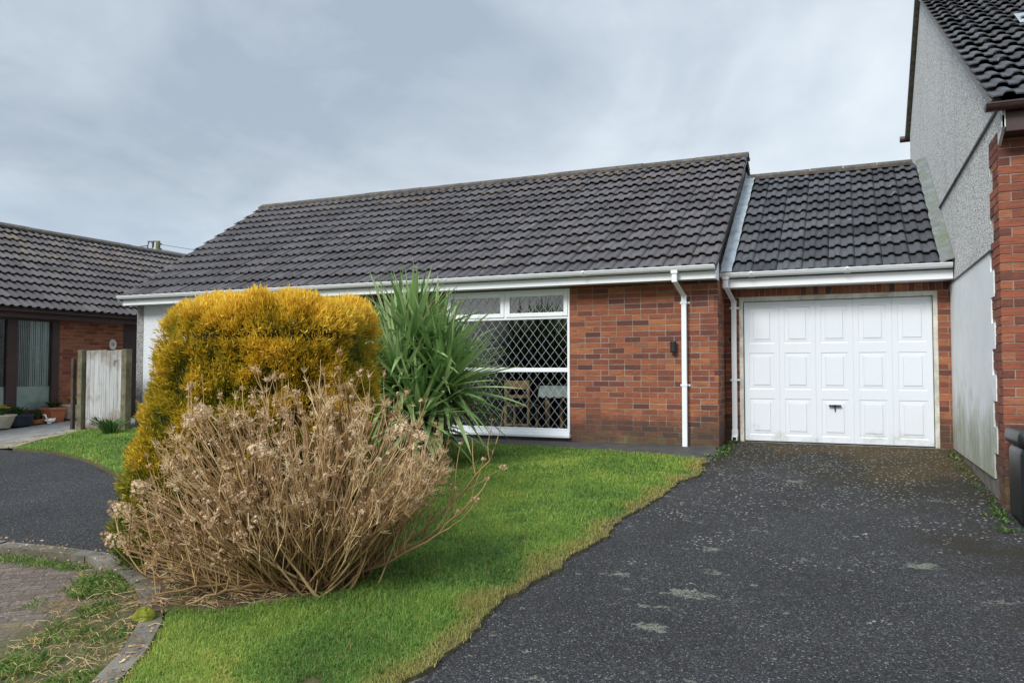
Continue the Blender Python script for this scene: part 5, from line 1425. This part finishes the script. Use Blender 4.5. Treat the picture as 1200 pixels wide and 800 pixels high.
o = grass([(-4.2, -1.6, 2.1, 4.2, 26000, 1.0), (-4.0, -1.55, 4.2, 5.8, 17000, 1.25), (-5.5, -1.35, 5.8, 7.6, 9500, 1.7), (-6.5, -1.3, 7.6, 9.75, 6500, 2.2), (-12.2, -5.0, 4.3, 9.8, 3300, 2.6), (-3.0, -1.85, .3, 2.1, 5000, 1.3)], lawn_poly, 5)
tag(o, kind='stuff', label='short rough green grass of the front lawn', cat='grass')

# bed of litter under the shrubs
tag(sheet('leaf_litter_bed', lp, M_LITTER, .034, .02))
ls_ = Strands()
def strewn(n, xr, yr, test, Lr, dz=.03):
    for i in range(n):
        x, y = g2.uniform(*xr), g2.uniform(*yr)
        if not test(x, y): continue
        a = g2.uniform(0, 6.28); L = g2.uniform(*Lr); z = gz(y) + dz + g2.uniform(0, .02)
        mid = g2.normal(0, .012, 3); p = np.array([x, y, z]); q = p + np.array([math.cos(a) * L, math.sin(a) * L, g2.uniform(-.01, .03)])
        q[2] = max(q[2], gz(q[1]) + dz - .005)
        ls_.add([p, (p + q) / 2 + np.array([mid[0], mid[1], abs(mid[2])]), q], .0018, .0012, g2.uniform(.1, .95))
strewn(2200, (-4.4, -2.3), (3.15, 4.6), lambda x, y: bool(in_poly(np.array([x]), np.array([y]), lp)[0]), (.04, .16), .038)
def paved(x, y):
    return bool(in_poly(np.array([x]), np.array([y]), [(-5.0, 3.9), (-4.2, 3.66), (-3.86, 3.4), (-3.55, 3.1), (-3.33, 2.8), (-3.14, 2.45), (-3.0, 2.0), (-3.6, 2.0), (-4.05, 2.7), (-4.5, 3.3)])[0]) and random.random() < .75
strewn(260, (-4.1, -3.05), (2.4, 3.8), lambda x, y: min(math.hypot(x - a, y - b_) for a, b_ in kr[::2]) < .13, (.02, .09), .03)
strewn(2600, (-5.0, -3.0), (2.0, 3.9), paved, (.015, .10), -.024)
tag(ls_.build('dead_stalk_litter', M_STEM, None), 'loose straw and dead stalks lying under the shrubs and beside the kerb', 'litter', kind='stuff')
# soil crumbs and bits of dead leaf along both sides of the kerb
V, F, T_ = [], [], []
for i in range(1500):
    a, b_ = kr[random.randrange(10, len(kr) - 12)]; x, y = a + random.gauss(0, .085), b_ + random.gauss(0, .085); z = gz(y) + random.choice((-.02, .026, .03)); k = len(V); q = random.uniform(.004, .013)
    if math.hypot(x - a, y - b_) > .19: continue
    for m_i in range(4):
        t0 = m_i * 1.571 + random.uniform(-.5, .5); V.append((x + q * math.cos(t0), y + q * math.sin(t0), z + random.uniform(0, .010)))
    F.append((k, k + 1, k + 2, k + 3)); T_ += [random.uniform(0, .75)] * 4
tag(np_mesh('soil_crumbs', V, F, M_STEM, None, {'tone': T_}), 'brown soil crumbs and bits of dead leaf strewn on the curved kerb', 'litter', kind='stuff')
# weeds: blocky little tufts in the joints and along walls
def weeds(cs, seed, name, lab):
    rg = np.random.default_rng(seed); V, F, T_ = [], [], []
    for (x, y, r, n, h) in cs:
        for i in range(n):
            a = rg.uniform(0, 6.28); rr_ = r * math.sqrt(rg.random()); px, py = x + rr_ * math.cos(a), y + rr_ * math.sin(a); z = gz(py) - (.03 if name == 'kerb_weeds' else 0)
            a2 = rg.uniform(0, 6.28); L = h * rg.uniform(.35, 1); w = L * rg.uniform(.05, .22); ux, uy = math.cos(a2), math.sin(a2); k = len(V)
            e = rg.uniform(.3, 1.1)
            V += [(px, py, z), (px + ux * L * .5 - uy * w, py + uy * L * .5 + ux * w, z + L * e * .7), (px + ux * L, py + uy * L, z + L * e * .8), (px + ux * L * .5 + uy * w, py + uy * L * .5 - ux * w, z + L * e * .7)]
            F.append((k, k + 1, k + 2, k + 3)); T_ += [rg.uniform(.2, 1)] * 4
            if name == 'kerb_weeds' and i % 2 == 0:
                for q in range(3):
                    a3 = rg.uniform(0, 6.28); L3 = h * rg.uniform(.5, 1.3); bx_, by_ = px + rg.normal(0, .02), py + rg.normal(0, .02); k = len(V); cc, ss = math.cos(a3), math.sin(a3)
                    V += [(bx_ - ss * .0013, by_ + cc * .0013, z), (bx_ + ss * .0013, by_ - cc * .0013, z), (bx_ + cc * L3 * .3 + ss * .001, by_ + ss * L3 * .3 - cc * .001, z + L3 * .6), (bx_ + cc * L3 * .8, by_ + ss * L3 * .8, z + L3 * .8)]
                    F.append((k, k + 1, k + 2, k + 3)); T_ += [rg.uniform(.5, 1.3)] * 4
    return tag(np_mesh(name, V, F, M_WEED, None, {'tone': T_}), lab, 'weeds', kind='stuff')
cs = [(-4.45, 3.62, .22, 420, .05), (-4.65, 3.75, .18, 240, .045), (-4.15, 3.3, .12, 120, .04), (-4.0, 2.95, .14, 150, .04), (-3.75, 3.05, .12, 100, .035), (-3.8, 2.62, .16, 200, .045), (-3.35, 2.55, .14, 300, .05), (-3.3, 2.3, .15, 320, .05), (-3.62, 2.35, .12, 130, .04)]
for i in range(60):
    t = i / 60; x = -5.0 - 2.2 * t; cs.append((x, 3.86 - .06 * t + random.uniform(-.05, .03), .07, 26, .028))
for i in range(70): cs.append((random.uniform(-4.9, -3.2), random.uniform(2.2, 3.75), .09, 12, .026))
cs = [c for c in cs if in_poly(np.array([c[0]]), np.array([c[1]]), [(-9, 3.4), (-6.4, 3.82), (-5.1, 3.93), (-4.2, 3.62), (-3.86, 3.38), (-3.55, 3.05), (-3.33, 2.75), (-3.14, 2.4), (-3.05, 2.0), (-9, 2.0)])[0]]
weeds(cs, 3, 'kerb_weeds', 'small green weeds and grass tufts growing in the paving beside the kerb')
cs = []
for i in range(40):
    y = 7.3 + 3.4 * random.random(); cs.append((1.17 - abs(random.gauss(0, .03)), y, .05, random.randint(4, 22), random.uniform(.02, .06)))
for i in range(9): cs.append((1.15 + random.uniform(-.08, .03), random.uniform(6.7, 7.5), .05, 26, .05))
weeds(cs, 4, 'wall_weeds', 'low green weeds growing along the foot of the white rendered wall')
cs = [(-1.42 + random.uniform(-.12, .08), 10.1 + random.uniform(-.7, .6), .08, 30, .06) for i in range(16)]
weeds(cs, 6, 'corner_weeds', 'green weeds in the corner where the bungalow meets the garage')
cs = [(random.uniform(-3.0, -2.35), random.uniform(2.2, 2.75), .07, 30, .045) for i in range(9)] + [(random.uniform(-2.3, -1.9), random.uniform(4.6, 5.3), .07, 30, .07) for i in range(6)]
weeds([(x, y, r, n, h * 1.2) for x, y, r, n, h in cs], 7, 'lawn_weeds', 'broad leaved weeds growing among the lawn grass')
# moss cushion on the kerb
o = MB(); V, F = [], []
mc = (-3.66, 3.22); NU, NV = 36, 12
for j in range(NV + 1):
    for i in range(NU):
        a = 2 * math.pi * i / NU; e = j / NV * math.pi / 2; r = .085 * math.cos(e) * (1 + .25 * mnoise.noise(Vector((math.cos(a) * 1.5, math.sin(a) * 1.5, j * .3))))
        r *= .72; V.append((mc[0] + r * math.cos(a) * 1.25, mc[1] + r * math.sin(a) * .85, gz(mc[1]) + .018 + (.06 + .02 * mnoise.noise(Vector((a * 2, j, 1)))) * math.sin(e)))
for j in range(NV):
    for i in range(NU): F.append((j * NU + i, j * NU + (i + 1) % NU, (j + 1) * NU + (i + 1) % NU, (j + 1) * NU + i))
o = np_mesh('moss_cushion', V, F, M_MOSS, None, smooth=True); tag(o, 'bright yellow green moss cushion on the curved kerb', 'moss')
